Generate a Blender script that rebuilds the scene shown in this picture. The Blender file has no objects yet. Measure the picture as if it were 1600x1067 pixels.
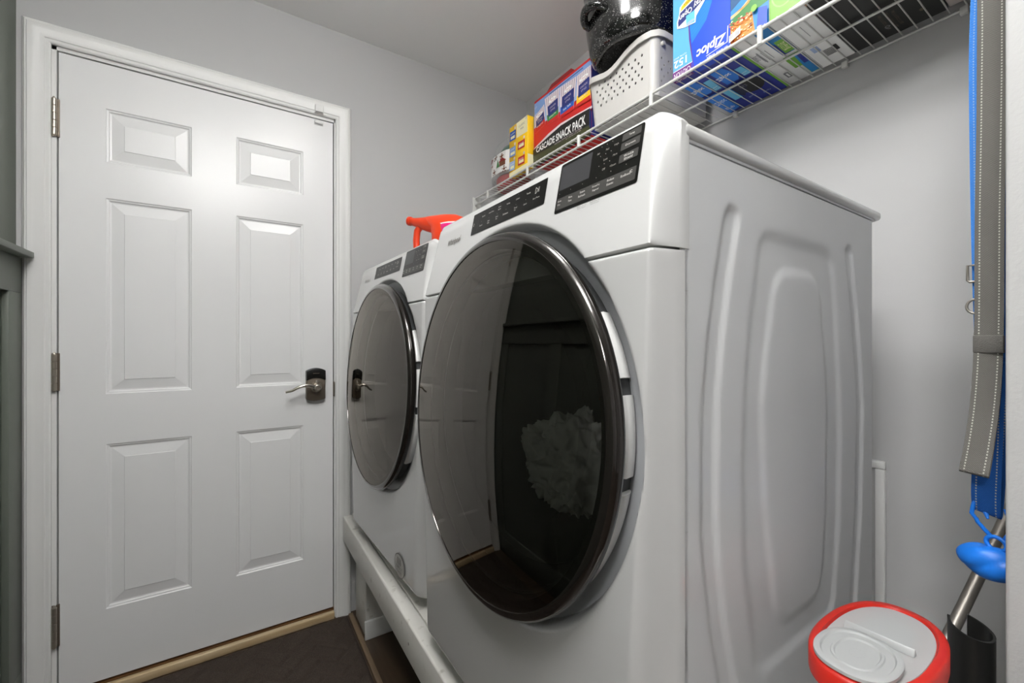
import bpy, bmesh, math, random
import numpy as np
from mathutils import Vector, Matrix, noise as mnoise
random.seed(7)
S = bpy.context.scene
COL = S.collection
PI = math.pi

# ------------------------------------------------------------------ camera
cam_data = bpy.data.cameras.new('camera')
cam_data.sensor_width = 36.0
cam_data.lens = 665.0 / 1600.0 * 36.0
cam_data.clip_start = 0.02
cam = bpy.data.objects.new('camera', cam_data)
COL.objects.link(cam)
cam.location = (0.0, 0.0, 1.158)
cam.rotation_euler = (PI / 2, 0.0, -math.radians(32.95))
S.camera = cam

# ------------------------------------------------------------------ world, lamps' power, exposure
W = bpy.data.worlds.new('world')
S.world = W
W.use_nodes = True
W.node_tree.nodes['Background'].inputs[0].default_value = (0.9, 0.95, 1.0, 1)
W.node_tree.nodes['Background'].inputs[1].default_value = 0.0
# each lamp: ceiling point, globe radius, drop of the globe's centre below the ceiling, strength of the glowing globe
LAMP_MAIN = ((0.27, 0.68, 2.465), 0.12, 0.100, 52.0)      # over the front of the machines
FILL_PASSAGE = ((-0.14, 0.06, 2.465), 0.22, 0.155, 35.0)  # added fill above the camera, in place of flash bounced off the ceiling
FILL_ROOM = ((-1.50, -0.50, 2.465), 0.20, 0.220, 74.0)    # added side fill for the low fronts and right wall, in an unseen room
S.view_settings.view_transform = 'Standard'
S.view_settings.look = 'None'
S.view_settings.exposure = 0.12
S.view_settings.gamma = 1.0
S.view_settings.use_curve_mapping = False


# ------------------------------------------------------------------ helpers: materials
def lin(c):
    return tuple((x / 255 / 12.92) if x / 255 <= 0.04045 else ((x / 255 + 0.055) / 1.055) ** 2.4 for x in c) + (1.0,)


MATS = {}


def mat(name, col, rough=0.5, metal=0.0, spec=0.5, bump=None, vary=None, coat=0.0, emit=None, trans=0.0, ior=1.5, sss=None):
    if name in MATS:
        return MATS[name]
    m = bpy.data.materials.new(name)
    m.use_nodes = True
    nt = m.node_tree
    b = nt.nodes['Principled BSDF']
    b.inputs['Base Color'].default_value = lin(col)
    b.inputs['Roughness'].default_value = rough
    b.inputs['Metallic'].default_value = metal
    b.inputs['Specular IOR Level'].default_value = spec
    b.inputs['IOR'].default_value = ior
    b.inputs['Coat Weight'].default_value = coat
    b.inputs['Coat Roughness'].default_value = 0.04
    b.inputs['Transmission Weight'].default_value = trans
    if emit:
        b.inputs['Emission Color'].default_value = lin(emit[0])
        b.inputs['Emission Strength'].default_value = emit[1]
    if bump or vary:
        tc = nt.nodes.new('ShaderNodeTexCoord')
    if bump:
        n = nt.nodes.new('ShaderNodeTexNoise')
        n.inputs['Scale'].default_value = bump[0]
        n.inputs['Detail'].default_value = 3
        nt.links.new(tc.outputs['Object'], n.inputs['Vector'])
        bp = nt.nodes.new('ShaderNodeBump')
        bp.inputs['Strength'].default_value = bump[1]
        bp.inputs['Distance'].default_value = bump[2] if len(bump) > 2 else 0.002
        nt.links.new(n.outputs['Fac'], bp.inputs['Height'])
        nt.links.new(bp.outputs['Normal'], b.inputs['Normal'])
    if vary:                                    # (scale, second colour, low, high)
        n2 = nt.nodes.new('ShaderNodeTexNoise')
        n2.inputs['Scale'].default_value = vary[0]
        n2.inputs['Detail'].default_value = 5
        nt.links.new(tc.outputs['Object'], n2.inputs['Vector'])
        rp = nt.nodes.new('ShaderNodeValToRGB')
        rp.color_ramp.elements[0].position = vary[2]
        rp.color_ramp.elements[1].position = vary[3]
        rp.color_ramp.elements[0].color = lin(col)
        rp.color_ramp.elements[1].color = lin(vary[1])
        nt.links.new(n2.outputs['Fac'], rp.inputs['Fac'])
        nt.links.new(rp.outputs['Color'], b.inputs['Base Color'])
    MATS[name] = m
    return m


def wood(name, c1, c2, scale, rough=0.5, axis='Y'):
    m = mat(name, c1, rough)
    nt = m.node_tree
    b = nt.nodes['Principled BSDF']
    tc = nt.nodes.new('ShaderNodeTexCoord')
    mp = nt.nodes.new('ShaderNodeMapping')
    mp.inputs['Scale'].default_value = {'X': (1, 14, 14), 'Y': (14, 1, 14), 'Z': (14, 14, 1)}[axis]
    n = nt.nodes.new('ShaderNodeTexNoise')
    n.inputs['Scale'].default_value = scale
    n.inputs['Detail'].default_value = 6
    rp = nt.nodes.new('ShaderNodeValToRGB')
    rp.color_ramp.elements[0].position = 0.35
    rp.color_ramp.elements[1].position = 0.68
    rp.color_ramp.elements[0].color = lin(c1)
    rp.color_ramp.elements[1].color = lin(c2)
    nt.links.new(tc.outputs['Object'], mp.inputs['Vector'])
    nt.links.new(mp.outputs['Vector'], n.inputs['Vector'])
    nt.links.new(n.outputs['Fac'], rp.inputs['Fac'])
    nt.links.new(rp.outputs['Color'], b.inputs['Base Color'])
    return m


M_wall = mat('wall_paint_grey', (184, 184, 184), 0.75, bump=(260, 0.10, 0.001))
M_stub = mat('wall_paint_textured', (172, 172, 171), 0.8, bump=(200, 0.22, 0.002))
M_ceil = mat('ceiling_paint', (244, 244, 243), 0.85, bump=(120, 0.15, 0.002))
M_green = mat('green_grey_paint', (99, 105, 96), 0.42, bump=(90, 0.12, 0.001))
M_trim = mat('white_trim_paint', (226, 226, 224), 0.38, bump=(60, 0.06, 0.001))
M_door = mat('door_white_paint', (232, 232, 232), 0.30, bump=(70, 0.07, 0.001))
M_platform = mat('worn_white_paint', (214, 212, 206), 0.42, bump=(45, 0.35, 0.002), vary=(28, (150, 145, 132), 0.62, 0.80))
M_white = mat('appliance_white', (190, 190, 189), 0.3, coat=1.0)
M_side = mat('appliance_white_steel', (200, 201, 202), 0.3)
M_ring = mat('white_door_plastic', (228, 228, 226), 0.3)
M_bezel = mat('grey_bezel', (158, 160, 162), 0.4)
M_core = mat('door_core_grey', (70, 71, 72), 0.4)
M_black = mat('black_gloss', (14, 13, 12), 0.10, coat=0.6)
M_rim = mat('dark_chrome_rim', (42, 38, 35), 0.12, metal=0.65, coat=0.6)
M_drum = mat('drum_dark_steel', (70, 70, 72), 0.4, metal=0.6)
M_panel = mat('control_panel_black', (15, 15, 13), 0.3, spec=0.2)
M_button = mat('control_button_grey', (64, 63, 61), 0.35, spec=0.2)
M_display = mat('display_grey', (58, 58, 60), 0.3, spec=0.2)
M_print = mat('panel_print_pale', (196, 194, 188), 0.5)
M_printdim = mat('panel_print_dim', (150, 147, 140), 0.5)
M_tiny = mat('tiny_grey_print', (120, 120, 120), 0.5)
M_chrome = mat('chrome_letter', (104, 98, 90), 0.3, metal=0.6)
M_nickel = mat('satin_nickel', (176, 168, 156), 0.32, metal=0.85)
M_bronze = mat('dark_pewter', (126, 116, 104), 0.36, metal=0.7)
M_bright = mat('bright_nickel', (216, 210, 200), 0.22, metal=0.9)
M_keycap = mat('lock_black_plastic', (18, 18, 17), 0.25)
M_wire = mat('white_vinyl_wire', (206, 206, 202), 0.35)
M_orange = mat('orange_red_plastic', (214, 62, 28), 0.32)
M_redlid = mat('red_plastic', (186, 34, 22), 0.38)
M_basket = mat('white_basket_plastic', (196, 194, 190), 0.42)
M_floor = wood('dark_floor_wood', (62, 50, 40), (84, 68, 52), 3.0, 0.4)
M_oak = wood('light_oak', (206, 186, 152), (182, 156, 116), 3.0, 0.5, 'X')
M_oakdark = wood('dark_sill_wood', (120, 84, 48), (88, 58, 32), 3.0, 0.55, 'X')
M_tan = wood('tan_edge_wood', (128, 108, 84), (104, 86, 66), 3.0, 0.5)
M_mat = mat('brown_mat_fabric', (58, 50, 45), 0.95, spec=0.2, bump=(900, 0.6, 0.002), vary=(400, (74, 65, 58), 0.4, 0.65))
M_steel = mat('brushed_steel', (150, 145, 138), 0.42, metal=0.8)
M_blackplastic = mat('black_satin_plastic', (26, 26, 25), 0.28)
M_gasket = mat('dark_rubber', (34, 34, 34), 0.6)
M_cloth = mat('white_laundry', (232, 233, 232), 0.9, bump=(60, 0.3))
M_bluesil = mat('blue_silicone', (10, 112, 214), 0.42)


def smoked_glass():
    m = bpy.data.materials.new('smoked_glass')
    m.use_nodes = True
    nt = m.node_tree
    nt.nodes.clear()
    out = nt.nodes.new('ShaderNodeOutputMaterial')
    tr = nt.nodes.new('ShaderNodeBsdfTransparent')
    tr.inputs[0].default_value = (0.66, 0.655, 0.64, 1)
    gl = nt.nodes.new('ShaderNodeBsdfGlossy')
    gl.inputs['Roughness'].default_value = 0.012
    gl.inputs['Color'].default_value = (0.94, 0.885, 0.81, 1)
    fr = nt.nodes.new('ShaderNodeFresnel')
    fr.inputs['IOR'].default_value = 1.7
    mx = nt.nodes.new('ShaderNodeMixShader')
    nt.links.new(fr.outputs[0], mx.inputs[0])
    nt.links.new(tr.outputs[0], mx.inputs[1])
    nt.links.new(gl.outputs[0], mx.inputs[2])
    nt.links.new(mx.outputs[0], out.inputs[0])
    return m


M_glass = smoked_glass()


def clear_film(name, col, alpha, rough):
    m = bpy.data.materials.new(name)
    m.use_nodes = True
    nt = m.node_tree
    b = nt.nodes['Principled BSDF']
    b.inputs['Base Color'].default_value = lin(col)
    b.inputs['Roughness'].default_value = rough
    b.inputs['Alpha'].default_value = alpha
    return m


def translucent(name, col, rough, amount):
    m = bpy.data.materials.new(name)
    m.use_nodes = True
    nt = m.node_tree
    b = nt.nodes['Principled BSDF']
    b.inputs['Base Color'].default_value = lin(col)
    b.inputs['Roughness'].default_value = rough
    out = nt.nodes['Material Output']
    t = nt.nodes.new('ShaderNodeBsdfTranslucent')
    t.inputs[0].default_value = lin(col)
    mx = nt.nodes.new('ShaderNodeMixShader')
    mx.inputs[0].default_value = amount
    nt.links.new(b.outputs[0], mx.inputs[1])
    nt.links.new(t.outputs[0], mx.inputs[2])
    nt.links.new(mx.outputs[0], out.inputs[0])
    return m


M_frost = translucent('frosted_plastic', (196, 198, 198), 0.3, 0.3)
M_film = clear_film('clear_bag_film', (220, 222, 222), 0.16, 0.15)


def speckle_enamel():
    m = mat('speckled_black_enamel', (16, 16, 16), 0.13, coat=0.3)
    nt = m.node_tree
    b = nt.nodes['Principled BSDF']
    tc = nt.nodes.new('ShaderNodeTexCoord')
    fac = None
    for sc, th in ((170, 0.20), (300, 0.24)):
        v = nt.nodes.new('ShaderNodeTexVoronoi')
        v.inputs['Scale'].default_value = sc
        nt.links.new(tc.outputs['Object'], v.inputs['Vector'])
        sp = nt.nodes.new('ShaderNodeSeparateColor')
        nt.links.new(v.outputs['Color'], sp.inputs[0])
        g = nt.nodes.new('ShaderNodeMath'); g.operation = 'GREATER_THAN'; g.inputs[1].default_value = 0.62
        nt.links.new(sp.outputs[0], g.inputs[0])
        l = nt.nodes.new('ShaderNodeMath'); l.operation = 'LESS_THAN'; l.inputs[1].default_value = th
        nt.links.new(v.outputs['Distance'], l.inputs[0])
        mu = nt.nodes.new('ShaderNodeMath'); mu.operation = 'MULTIPLY'
        nt.links.new(g.outputs[0], mu.inputs[0]); nt.links.new(l.outputs[0], mu.inputs[1])
        if fac is None:
            fac = mu
        else:
            a = nt.nodes.new('ShaderNodeMath'); a.operation = 'MAXIMUM'
            nt.links.new(fac.outputs[0], a.inputs[0]); nt.links.new(mu.outputs[0], a.inputs[1])
            fac = a
    mx = nt.nodes.new('ShaderNodeMix'); mx.data_type = 'RGBA'
    mx.inputs['A'].default_value = lin((17, 17, 17)); mx.inputs['B'].default_value = lin((150, 150, 148))
    nt.links.new(fac.outputs[0], mx.inputs['Factor'])
    nt.links.new(mx.outputs['Result'], b.inputs['Base Color'])
    return m


M_enamel = speckle_enamel()


def webbing(name, base, stitch, thread, edge=0.17, dash=260.0):
    """woven strap; UV: u across 0..1, v along in metres; two rows of stitching"""
    m = mat(name, base, 0.75, spec=0.3)
    nt = m.node_tree
    b = nt.nodes['Principled BSDF']
    uv = nt.nodes.new('ShaderNodeUVMap')
    sx = nt.nodes.new('ShaderNodeSeparateXYZ')
    nt.links.new(uv.outputs[0], sx.inputs[0])

    def M(op, a, bb=None, c=None):
        n = nt.nodes.new('ShaderNodeMath'); n.operation = op
        for i, x in enumerate((a, bb, c)):
            if x is None:
                continue
            if isinstance(x, (int, float)):
                n.inputs[i].default_value = x
            else:
                nt.links.new(x, n.inputs[i])
        return n.outputs[0]
    u, v = sx.outputs[0], sx.outputs[1]
    fold = M('ABSOLUTE', M('SUBTRACT', u, 0.5))                 # 0 centre .. 0.5 edge
    near = M('LESS_THAN', M('ABSOLUTE', M('SUBTRACT', fold, 0.5 - edge)), 0.026)
    on = M('GREATER_THAN', M('SINE', M('MULTIPLY', v, dash * 2 * PI)), -0.1)
    row = M('MULTIPLY', near, on)
    weave = M('MULTIPLY', M('SINE', M('MULTIPLY', M('ADD', v, M('MULTIPLY', u, 0.008)), 420 * 2 * PI)), M('SINE', M('MULTIPLY', u, 15 * 2 * PI)))
    wv = M('MULTIPLY_ADD', weave, 0.5, 0.5)
    c1 = nt.nodes.new('ShaderNodeMix'); c1.data_type = 'RGBA'
    c1.inputs['A'].default_value = lin(base); c1.inputs['B'].default_value = lin(thread)
    nt.links.new(wv, c1.inputs['Factor'])
    c2 = nt.nodes.new('ShaderNodeMix'); c2.data_type = 'RGBA'
    c2.inputs['B'].default_value = lin(stitch)
    nt.links.new(c1.outputs['Result'], c2.inputs['A'])
    nt.links.new(row, c2.inputs['Factor'])
    nt.links.new(c2.outputs['Result'], b.inputs['Base Color'])
    bp = nt.nodes.new('ShaderNodeBump'); bp.inputs['Strength'].default_value = 0.5; bp.inputs['Distance'].default_value = 0.001
    nt.links.new(wv, bp.inputs['Height'])
    nt.links.new(bp.outputs['Normal'], b.inputs['Normal'])
    return m


M_greyweb = webbing('grey_webbing', (72, 70, 66), (170, 168, 160), (112, 110, 105))
M_blueweb = webbing('blue_webbing', (18, 66, 128), (160, 160, 156), (30, 96, 176))
M_blueedge = webbing('bright_blue_webbing', (28, 92, 176), (120, 150, 190), (70, 140, 214))


# ------------------------------------------------------------------ helpers: meshes
def finish(name, bm, m, parent=None, smooth=None, bevel=None, seg=2, recalc=True):
    if recalc:
        bmesh.ops.recalc_face_normals(bm, faces=bm.faces)
    if bevel:
        es = [e for e in bm.edges if len(e.link_faces) == 2 and e.calc_face_angle(0) > math.radians(30)]
        bmesh.ops.bevel(bm, geom=es, offset=bevel, segments=seg, profile=0.5, affect='EDGES', clamp_overlap=True)
        if smooth is None:
            smooth = 60
    me = bpy.data.meshes.new(name)
    bm.to_mesh(me)
    bm.free()
    ms = m if isinstance(m, (list, tuple)) else [m]
    for x in ms:
        me.materials.append(x)
    if smooth:
        me.shade_smooth()
        me.set_sharp_from_angle(angle=math.radians(smooth))
    o = bpy.data.objects.new(name, me)
    COL.objects.link(o)
    if parent:
        o.parent = parent
    return o


def box(bm, x0, x1, y0, y1, z0, z1, mi=0):
    v = [bm.verts.new((x, y, z)) for x in (x0, x1) for y in (y0, y1) for z in (z0, z1)]
    for f in ((0, 1, 3, 2), (4, 6, 7, 5), (0, 4, 5, 1), (2, 3, 7, 6), (0, 2, 6, 4), (1, 5, 7, 3)):
        bm.faces.new([v[i] for i in f]).material_index = mi
    return v


def boxo(name, b, m, parent=None, bevel=None, seg=2):
    bm = bmesh.new()
    box(bm, *b)
    return finish(name, bm, m, parent, bevel=bevel, seg=seg)


def tube(bm, pts, r, n=10, closed=False, cap=True, mi=0):
    pts = [Vector(p) for p in pts]
    k = len(pts)
    rings = []
    up = None
    for i, p in enumerate(pts):
        a = pts[(i - 1) % k] if (closed or i > 0) else p
        c = pts[(i + 1) % k] if (closed or i < k - 1) else p
        t = (c - a).normalized()
        if up is None:
            up = t.orthogonal().normalized()
        else:
            up = (up - t * up.dot(t)).normalized()
        q = t.cross(up)
        rr = r[i] if isinstance(r, (list, tuple)) else r
        rings.append([bm.verts.new(p + (up * math.cos(2 * PI * j / n) + q * math.sin(2 * PI * j / n)) * rr) for j in range(n)])
    m = k if closed else k - 1
    for i in range(m):
        A, B = rings[i], rings[(i + 1) % k]
        off = 0
        if closed and i == k - 1:
            off = min(range(n), key=lambda o: (A[0].co - B[o].co).length)
        for j in range(n):
            bm.faces.new((A[j], A[(j + 1) % n], B[(j + 1 + off) % n], B[(j + off) % n])).material_index = mi
    if cap and not closed:
        bm.faces.new(rings[0][::-1]).material_index = mi
        bm.faces.new(rings[-1]).material_index = mi


def lathe(bm, prof, frame, n=64, a0=0.0, a1=2 * PI, closed_prof=False, mi=0, sy=1.0):
    """prof: (r, h); frame(r*cos, r*sin, h) -> point"""
    full = abs(a1 - a0 - 2 * PI) < 1e-6
    cols = []
    steps = n if full else n + 1
    for i in range(steps):
        a = a0 + (a1 - a0) * i / n
        cols.append([bm.verts.new(frame(r * math.cos(a) * sy, r * math.sin(a), h)) for r, h in prof])
    L = len(prof)
    for i in range(n):
        A, B = cols[i], cols[(i + 1) % steps]
        for j in range(L if closed_prof else L - 1):
            q = [A[j], A[(j + 1) % L], B[(j + 1) % L], B[j]]
            bm.faces.new(q).material_index = mi
    if closed_prof and not full:
        bm.faces.new(cols[0]).material_index = mi
        bm.faces.new(cols[-1][::-1]).material_index = mi
    bmesh.ops.remove_doubles(bm, verts=bm.verts, dist=1e-6)


def prism(bm, poly, f0, f1, mi=0):
    """poly of 2-D points; f0/f1 map (a,b) to the two ends"""
    A = [bm.verts.new(f0(*p)) for p in poly]
    B = [bm.verts.new(f1(*p)) for p in poly]
    n = len(poly)
    bm.faces.new(A[::-1]).material_index = mi
    bm.faces.new(B).material_index = mi
    for i in range(n):
        bm.faces.new((A[i], A[(i + 1) % n], B[(i + 1) % n], B[i])).material_index = mi


def empty(name, loc=(0, 0, 0), rz=0.0, label=None, cat=None, group=None, kind=None):
    o = bpy.data.objects.new(name, None)
    o.empty_display_size = 0.05
    COL.objects.link(o)
    o.location = loc
    o.rotation_euler = (0, 0, rz)
    return tag(o, label, cat, group, kind)


def tag(o, label=None, cat=None, group=None, kind=None):
    if label: o['label'] = label
    if cat: o['category'] = cat
    if group: o['group'] = group
    if kind: o['kind'] = kind
    return o


def struct(o):
    o['kind'] = 'structure'
    return o


def text_bm(bm, s, mi, shear=0.0, bold=0.0):
    """adds text s scaled into the unit box to a bmesh; returns the new verts"""
    cu = bpy.data.curves.new('t', 'FONT')
    cu.body = s
    cu.resolution_u = 3
    cu.shear = shear
    cu.offset = bold
    ob = bpy.data.objects.new('t', cu)
    me = bpy.data.meshes.new_from_object(ob)
    n0 = len(bm.verts)
    f0 = len(bm.faces)
    bm.from_mesh(me)
    bm.verts.ensure_lookup_table(); bm.faces.ensure_lookup_table()
    vs = [bm.verts[i] for i in range(n0, len(bm.verts))]
    for i in range(f0, len(bm.faces)):
        bm.faces[i].material_index = mi
    bpy.data.objects.remove(ob); bpy.data.curves.remove(cu); bpy.data.meshes.remove(me)
    if not vs:
        return vs
    xs = [v.co.x for v in vs]; ys = [v.co.y for v in vs]
    x0, x1, y0, y1 = min(xs), max(xs), min(ys), max(ys)
    for v in vs:
        v.co.x = (v.co.x - x0) / max(x1 - x0, 1e-6); v.co.y = (v.co.y - y0) / max(y1 - y0, 1e-6); v.co.z = 0
    return vs


class Art:
    """flat print on a face: polygons and lettering, each layer a hair above the last"""
    def __init__(s, frame, base=0.0004, step=0.00010):
        s.frame = frame          # (a, b, h) -> point
        s.bm = bmesh.new()
        s.mats = []
        s.h = base
        s.step = step

    def mi(s, m):
        if m not in s.mats:
            s.mats.append(m)
        return s.mats.index(m)

    def poly(s, pts, m):
        vs = [s.bm.verts.new(s.frame(a, b, s.h)) for a, b in pts]
        s.bm.faces.new(vs).material_index = s.mi(m)
        s.h += s.step

    def rect(s, a0, a1, b0, b1, m):
        s.poly([(a0, b0), (a1, b0), (a1, b1), (a0, b1)], m)

    def oval(s, a, b, ra, rb, m, n=20, rot=0.0):
        c, d = math.cos(rot), math.sin(rot)
        s.poly([(a + ra * math.cos(t) * c - rb * math.sin(t) * d, b + ra * math.cos(t) * d + rb * math.sin(t) * c) for t in [2 * PI * i / n for i in range(n)]], m)

    def text(s, t, a, b, w, h, m, rot=0.0, shear=0.0, f=None, bold=0.0):
        """centre (a,b), box w x h, rotated by rot"""
        vs = text_bm(s.bm, t, s.mi(m), shear, bold)
        c, d = math.cos(rot), math.sin(rot)
        for v in vs:
            x, y = (v.co.x - 0.5) * w, (v.co.y - 0.5) * h
            if f: x, y = f(x, y)
            v.co = s.frame(a + x * c - y * d, b + x * d + y * c, s.h)
        s.h += s.step

    def done(s, name, parent):
        return finish(name, s.bm, s.mats, parent, recalc=False)


def grid_bm(bm, us, vs, f, mi=0, skip=None):
    V = [[bm.verts.new(f(u, v)) for v in vs] for u in us]
    for i in range(len(us) - 1):
        for j in range(len(vs) - 1):
            if skip and skip((us[i] + us[i + 1]) / 2, (vs[j] + vs[j + 1]) / 2):
                continue
            bm.faces.new((V[i][j], V[i + 1][j], V[i + 1][j + 1], V[i][j + 1])).material_index = mi
    return V


def sstep(a, b, x):
    t = min(1.0, max(0.0, (x - a) / (b - a)))
    return t * t * (3 - 2 * t)


# ================================================================== THE ROOM
XL, XW, YD, ZC = -0.562, 1.328, 1.908, 2.465
STX, STY = 0.750, 0.1035                       # near corner of the short wall at the right
YB = -2.30                                      # end of the passage behind the camera

struct(boxo('floor', (-2.8, XW + 0.1, YB - 0.1, YD + 0.12, -0.05, 0.0), M_floor))
struct(boxo('ceiling', (-2.8, XW + 0.1, YB - 0.1, YD + 0.12, ZC, ZC + 0.05), M_ceil))
struct(boxo('wall_right', (XW, XW + 0.1, STY - 0.02, YD + 0.12, 0, ZC), M_wall))
struct(boxo('wall_near', (STX, XW, YB, STY, 0, ZC), M_stub, bevel=0.004))
struct(boxo('wall_back', (-2.7, STX, YB - 0.1, YB, 0, ZC), M_wall))
DL, DR, DZ0, DZ1 = -0.4715, 0.3415, 0.043, 2.074      # door leaf
bm = bmesh.new()
box(bm, XL, DL - 0.018, YD, YD + 0.12, 0, ZC)
box(bm, DR + 0.020, XW, YD, YD + 0.12, 0, ZC)
box(bm, DL - 0.018, DR + 0.020, YD, YD + 0.12, DZ1 + 0.02, ZC)
struct(finish('wall_far', bm, M_wall))

# left wall: painted green-grey, with a board wainscot
wl = struct(empty('wall_left'))
OY0, OY1, OZ = -1.75, -0.05, 2.10              # opening added to let the side fill in, behind and left of the camera
boxo('wall_surface', (XL - 0.1, XL, OY1, YD, 0, ZC), M_green, wl)
boxo('wall_surface', (XL - 0.1, XL, YB, OY0, 0, ZC), M_green, wl)
boxo('fill_opening_head', (XL - 0.1, XL, OY0, OY1, OZ, ZC), M_green, wl)
struct(boxo('wall_outer', (-2.8, -2.7, YB, 0.3, 0, ZC), M_wall))
struct(boxo('wall_front', (-2.7, XL - 0.1, 0.2, 0.3, 0, ZC), M_wall))
boxo('chair_rail', (XL, -0.516, OY1, 1.880, 1.411, 1.429), M_green, wl, bevel=0.002)
boxo('top_rail', (XL, -0.546, OY1, 1.893, 1.304, 1.411), M_green, wl, bevel=0.0015)
boxo('bottom_rail', (XL, -0.546, OY1, 1.893, 0.0, 0.16), M_green, wl, bevel=0.0015)
for yc in (1.850, 1.30, 0.75, 0.20):
    boxo('stile', (XL, -0.5465, yc - 0.043, yc + 0.043, 0.16, 1.304), M_green, wl, bevel=0.0015)

# ---- far door with casing, hinges, lock
d1 = struct(empty('door_1', ((DL + DR) / 2, YD, 0)))


def dl(bm):
    """shift world coordinates into door_1's local frame"""
    bmesh.ops.translate(bm, verts=bm.verts, vec=(-(DL + DR) / 2, -YD, 0))
    return bm


bm = bmesh.new()
yf = YD + 0.004
xs = [DL, -0.3625, -0.1336, 0.0, 0.229, DR]
zs = [DZ0, 0.273, 0.818, 0.984, 1.633, 1.751, 1.929, DZ1]
for i in range(5):
    for j in range(7):
        x0, x1, z0, z1 = xs[i], xs[i + 1], zs[j], zs[j + 1]
        if i in (1, 3) and j in (1, 3, 5):
            # ovolo step down, flat, then long bevel up to the raised field
            loops = []
            for ins, dep in ((0, 0), (0.003, 0.0028), (0.007, 0.0036), (0.010, 0.0076), (0.014, 0.0082), (0.046, 0.0024), (0.0475, 0.0008)):
                loops.append([bm.verts.new((x, yf + dep, z)) for x, z in ((x0 + ins, z0 + ins), (x1 - ins, z0 + ins), (x1 - ins, z1 - ins), (x0 + ins, z1 - ins))])
            for A, B in zip(loops, loops[1:]):
                for k in range(4):
                    bm.faces.new((A[k], A[(k + 1) % 4], B[(k + 1) % 4], B[k]))
            bm.faces.new(loops[-1])
        else:
            bm.faces.new([bm.verts.new(p) for p in ((x0, yf, z0), (x1, yf, z0), (x1, yf, z1), (x0, yf, z1))])
yb = yf + 0.04
for a, b in (((DL, DZ0), (DR, DZ0)), ((DR, DZ0), (DR, DZ1)), ((DR, DZ1), (DL, DZ1)), ((DL, DZ1), (DL, DZ0))):
    bm.faces.new([bm.verts.new(p) for p in ((a[0], yf, a[1]), (b[0], yf, b[1]), (b[0], yb, b[1]), (a[0], yb, a[1]))])
bm.faces.new([bm.verts.new(p) for p in ((DL, yb, DZ0), (DR, yb, DZ0), (DR, yb, DZ1), (DL, yb, DZ1))])
bmesh.ops.remove_doubles(bm, verts=bm.verts, dist=1e-5)
finish('door_leaf', dl(bm), M_door, d1)

# jamb lining and stop
bm = bmesh.new()
box(bm, DL - 0.018, DL - 0.004, YD + 0.001, YD + 0.119, 0.0, DZ1 + 0.02)
box(bm, DR + 0.004, DR + 0.020, YD + 0.001, YD + 0.119, 0.0, DZ1 + 0.02)
box(bm, DL - 0.018, DR + 0.020, YD + 0.001, YD + 0.119, DZ1 + 0.004, DZ1 + 0.02)
box(bm, DL - 0.004, DL + 0.02, YD + 0.05, YD + 0.1, 0.0, DZ1 + 0.004)
box(bm, DR - 0.02, DR + 0.004, YD + 0.05, YD + 0.1, 0.0, DZ1 + 0.004)
box(bm, DL - 0.004, DR + 0.004, YD + 0.05, YD + 0.1, DZ1 - 0.02, DZ1 + 0.004)
finish('door_jamb', dl(bm), M_trim, d1)
bm = bmesh.new()
box(bm, DL - 0.018, DR + 0.02, YD + 0.121, YD + 0.135, 0, DZ1 + 0.02)
finish('outer_door_skin', dl(bm), M_gasket, d1)

prof = [(0.0, 0.0), (0.0, 0.008), (0.004, 0.0105), (0.012, 0.0105), (0.014, 0.0125), (0.026, 0.0135), (0.034, 0.0165), (0.040, 0.0185), (0.0485, 0.0185), (0.052, 0.0165), (0.0545, 0.0165), (0.057, 0.0125), (0.060, 0.0105), (0.062, 0.006), (0.062, 0.0)]
bm = bmesh.new()
ci, cr, ct = DL - 0.0145, DR + 0.0085, DZ1 + 0.0155
rings = []
for path in range(4):
    ring = []
    for o, t in prof:
        p = [(ci - o, 0.0), (ci - o, ct + o), (cr + o, ct + o), (cr + o, 0.0)][path]
        ring.append(bm.verts.new((p[0], YD - t, p[1])))
    rings.append(ring)
for A, B in zip(rings, rings[1:]):
    for k in range(len(prof) - 1):
        bm.faces.new((A[k], A[k + 1], B[k + 1], B[k]))
bm.faces.new(rings[0]); bm.faces.new(rings[-1][::-1])
struct(finish('trim_1', bm, M_trim, smooth=28))

for z0, z1 in ((1.806, 1.921), (1.004, 1.119), (0.198, 0.325)):
    h = empty('hinge', (-0.4785 - (DL + DR) / 2, -0.009, z0)); h.parent = d1
    bm = bmesh.new()
    L = z1 - z0
    for k in range(5):
        a, b = L * k / 5, L * (k + 1) / 5 - 0.0012
        tube(bm, [(0, 0, a), (0, 0, a + 0.0006), (0, 0, b - 0.0006), (0, 0, b)], [0.0055, 0.0064, 0.0064, 0.0055], 12)
    finish('knuckle', bm, M_nickel, h, smooth=40)
    bm = bmesh.new()
    box(bm, 0.002, 0.010, 0.0075, 0.0125, -0.002, L + 0.002)
    box(bm, -0.009, -0.002, 0.0075, 0.0125, -0.002, L + 0.002)
    finish('hinge_leaf', bm, M_bronze, h)
    bm = bmesh.new()
    tube(bm, [(0, 0, -0.004), (0, 0, 0), (0, 0, L), (0, 0, L + 0.005)], [0.002, 0.0045, 0.0045, 0.002], 10)
    finish('hinge_pin', bm, M_nickel, h, smooth=40)

# keypad lever lock
lk = empty('door_lock', (0.2735 - (DL + DR) / 2, 0.004, 0.985)); lk.parent = d1


def plate(z0, z1, y, curve_t, curve_b, hw=0.0370, flare=0.002):
    top = [(-hw + 2 * hw * i / 12, z1 + curve_t * (1 - ((i - 6) / 6) ** 2)) for i in range(13)]
    bot = [(hw - 2 * hw * i / 12, z0 - curve_b * (1 - ((i - 6) / 6) ** 2)) for i in range(13)]
    return top + bot


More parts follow.
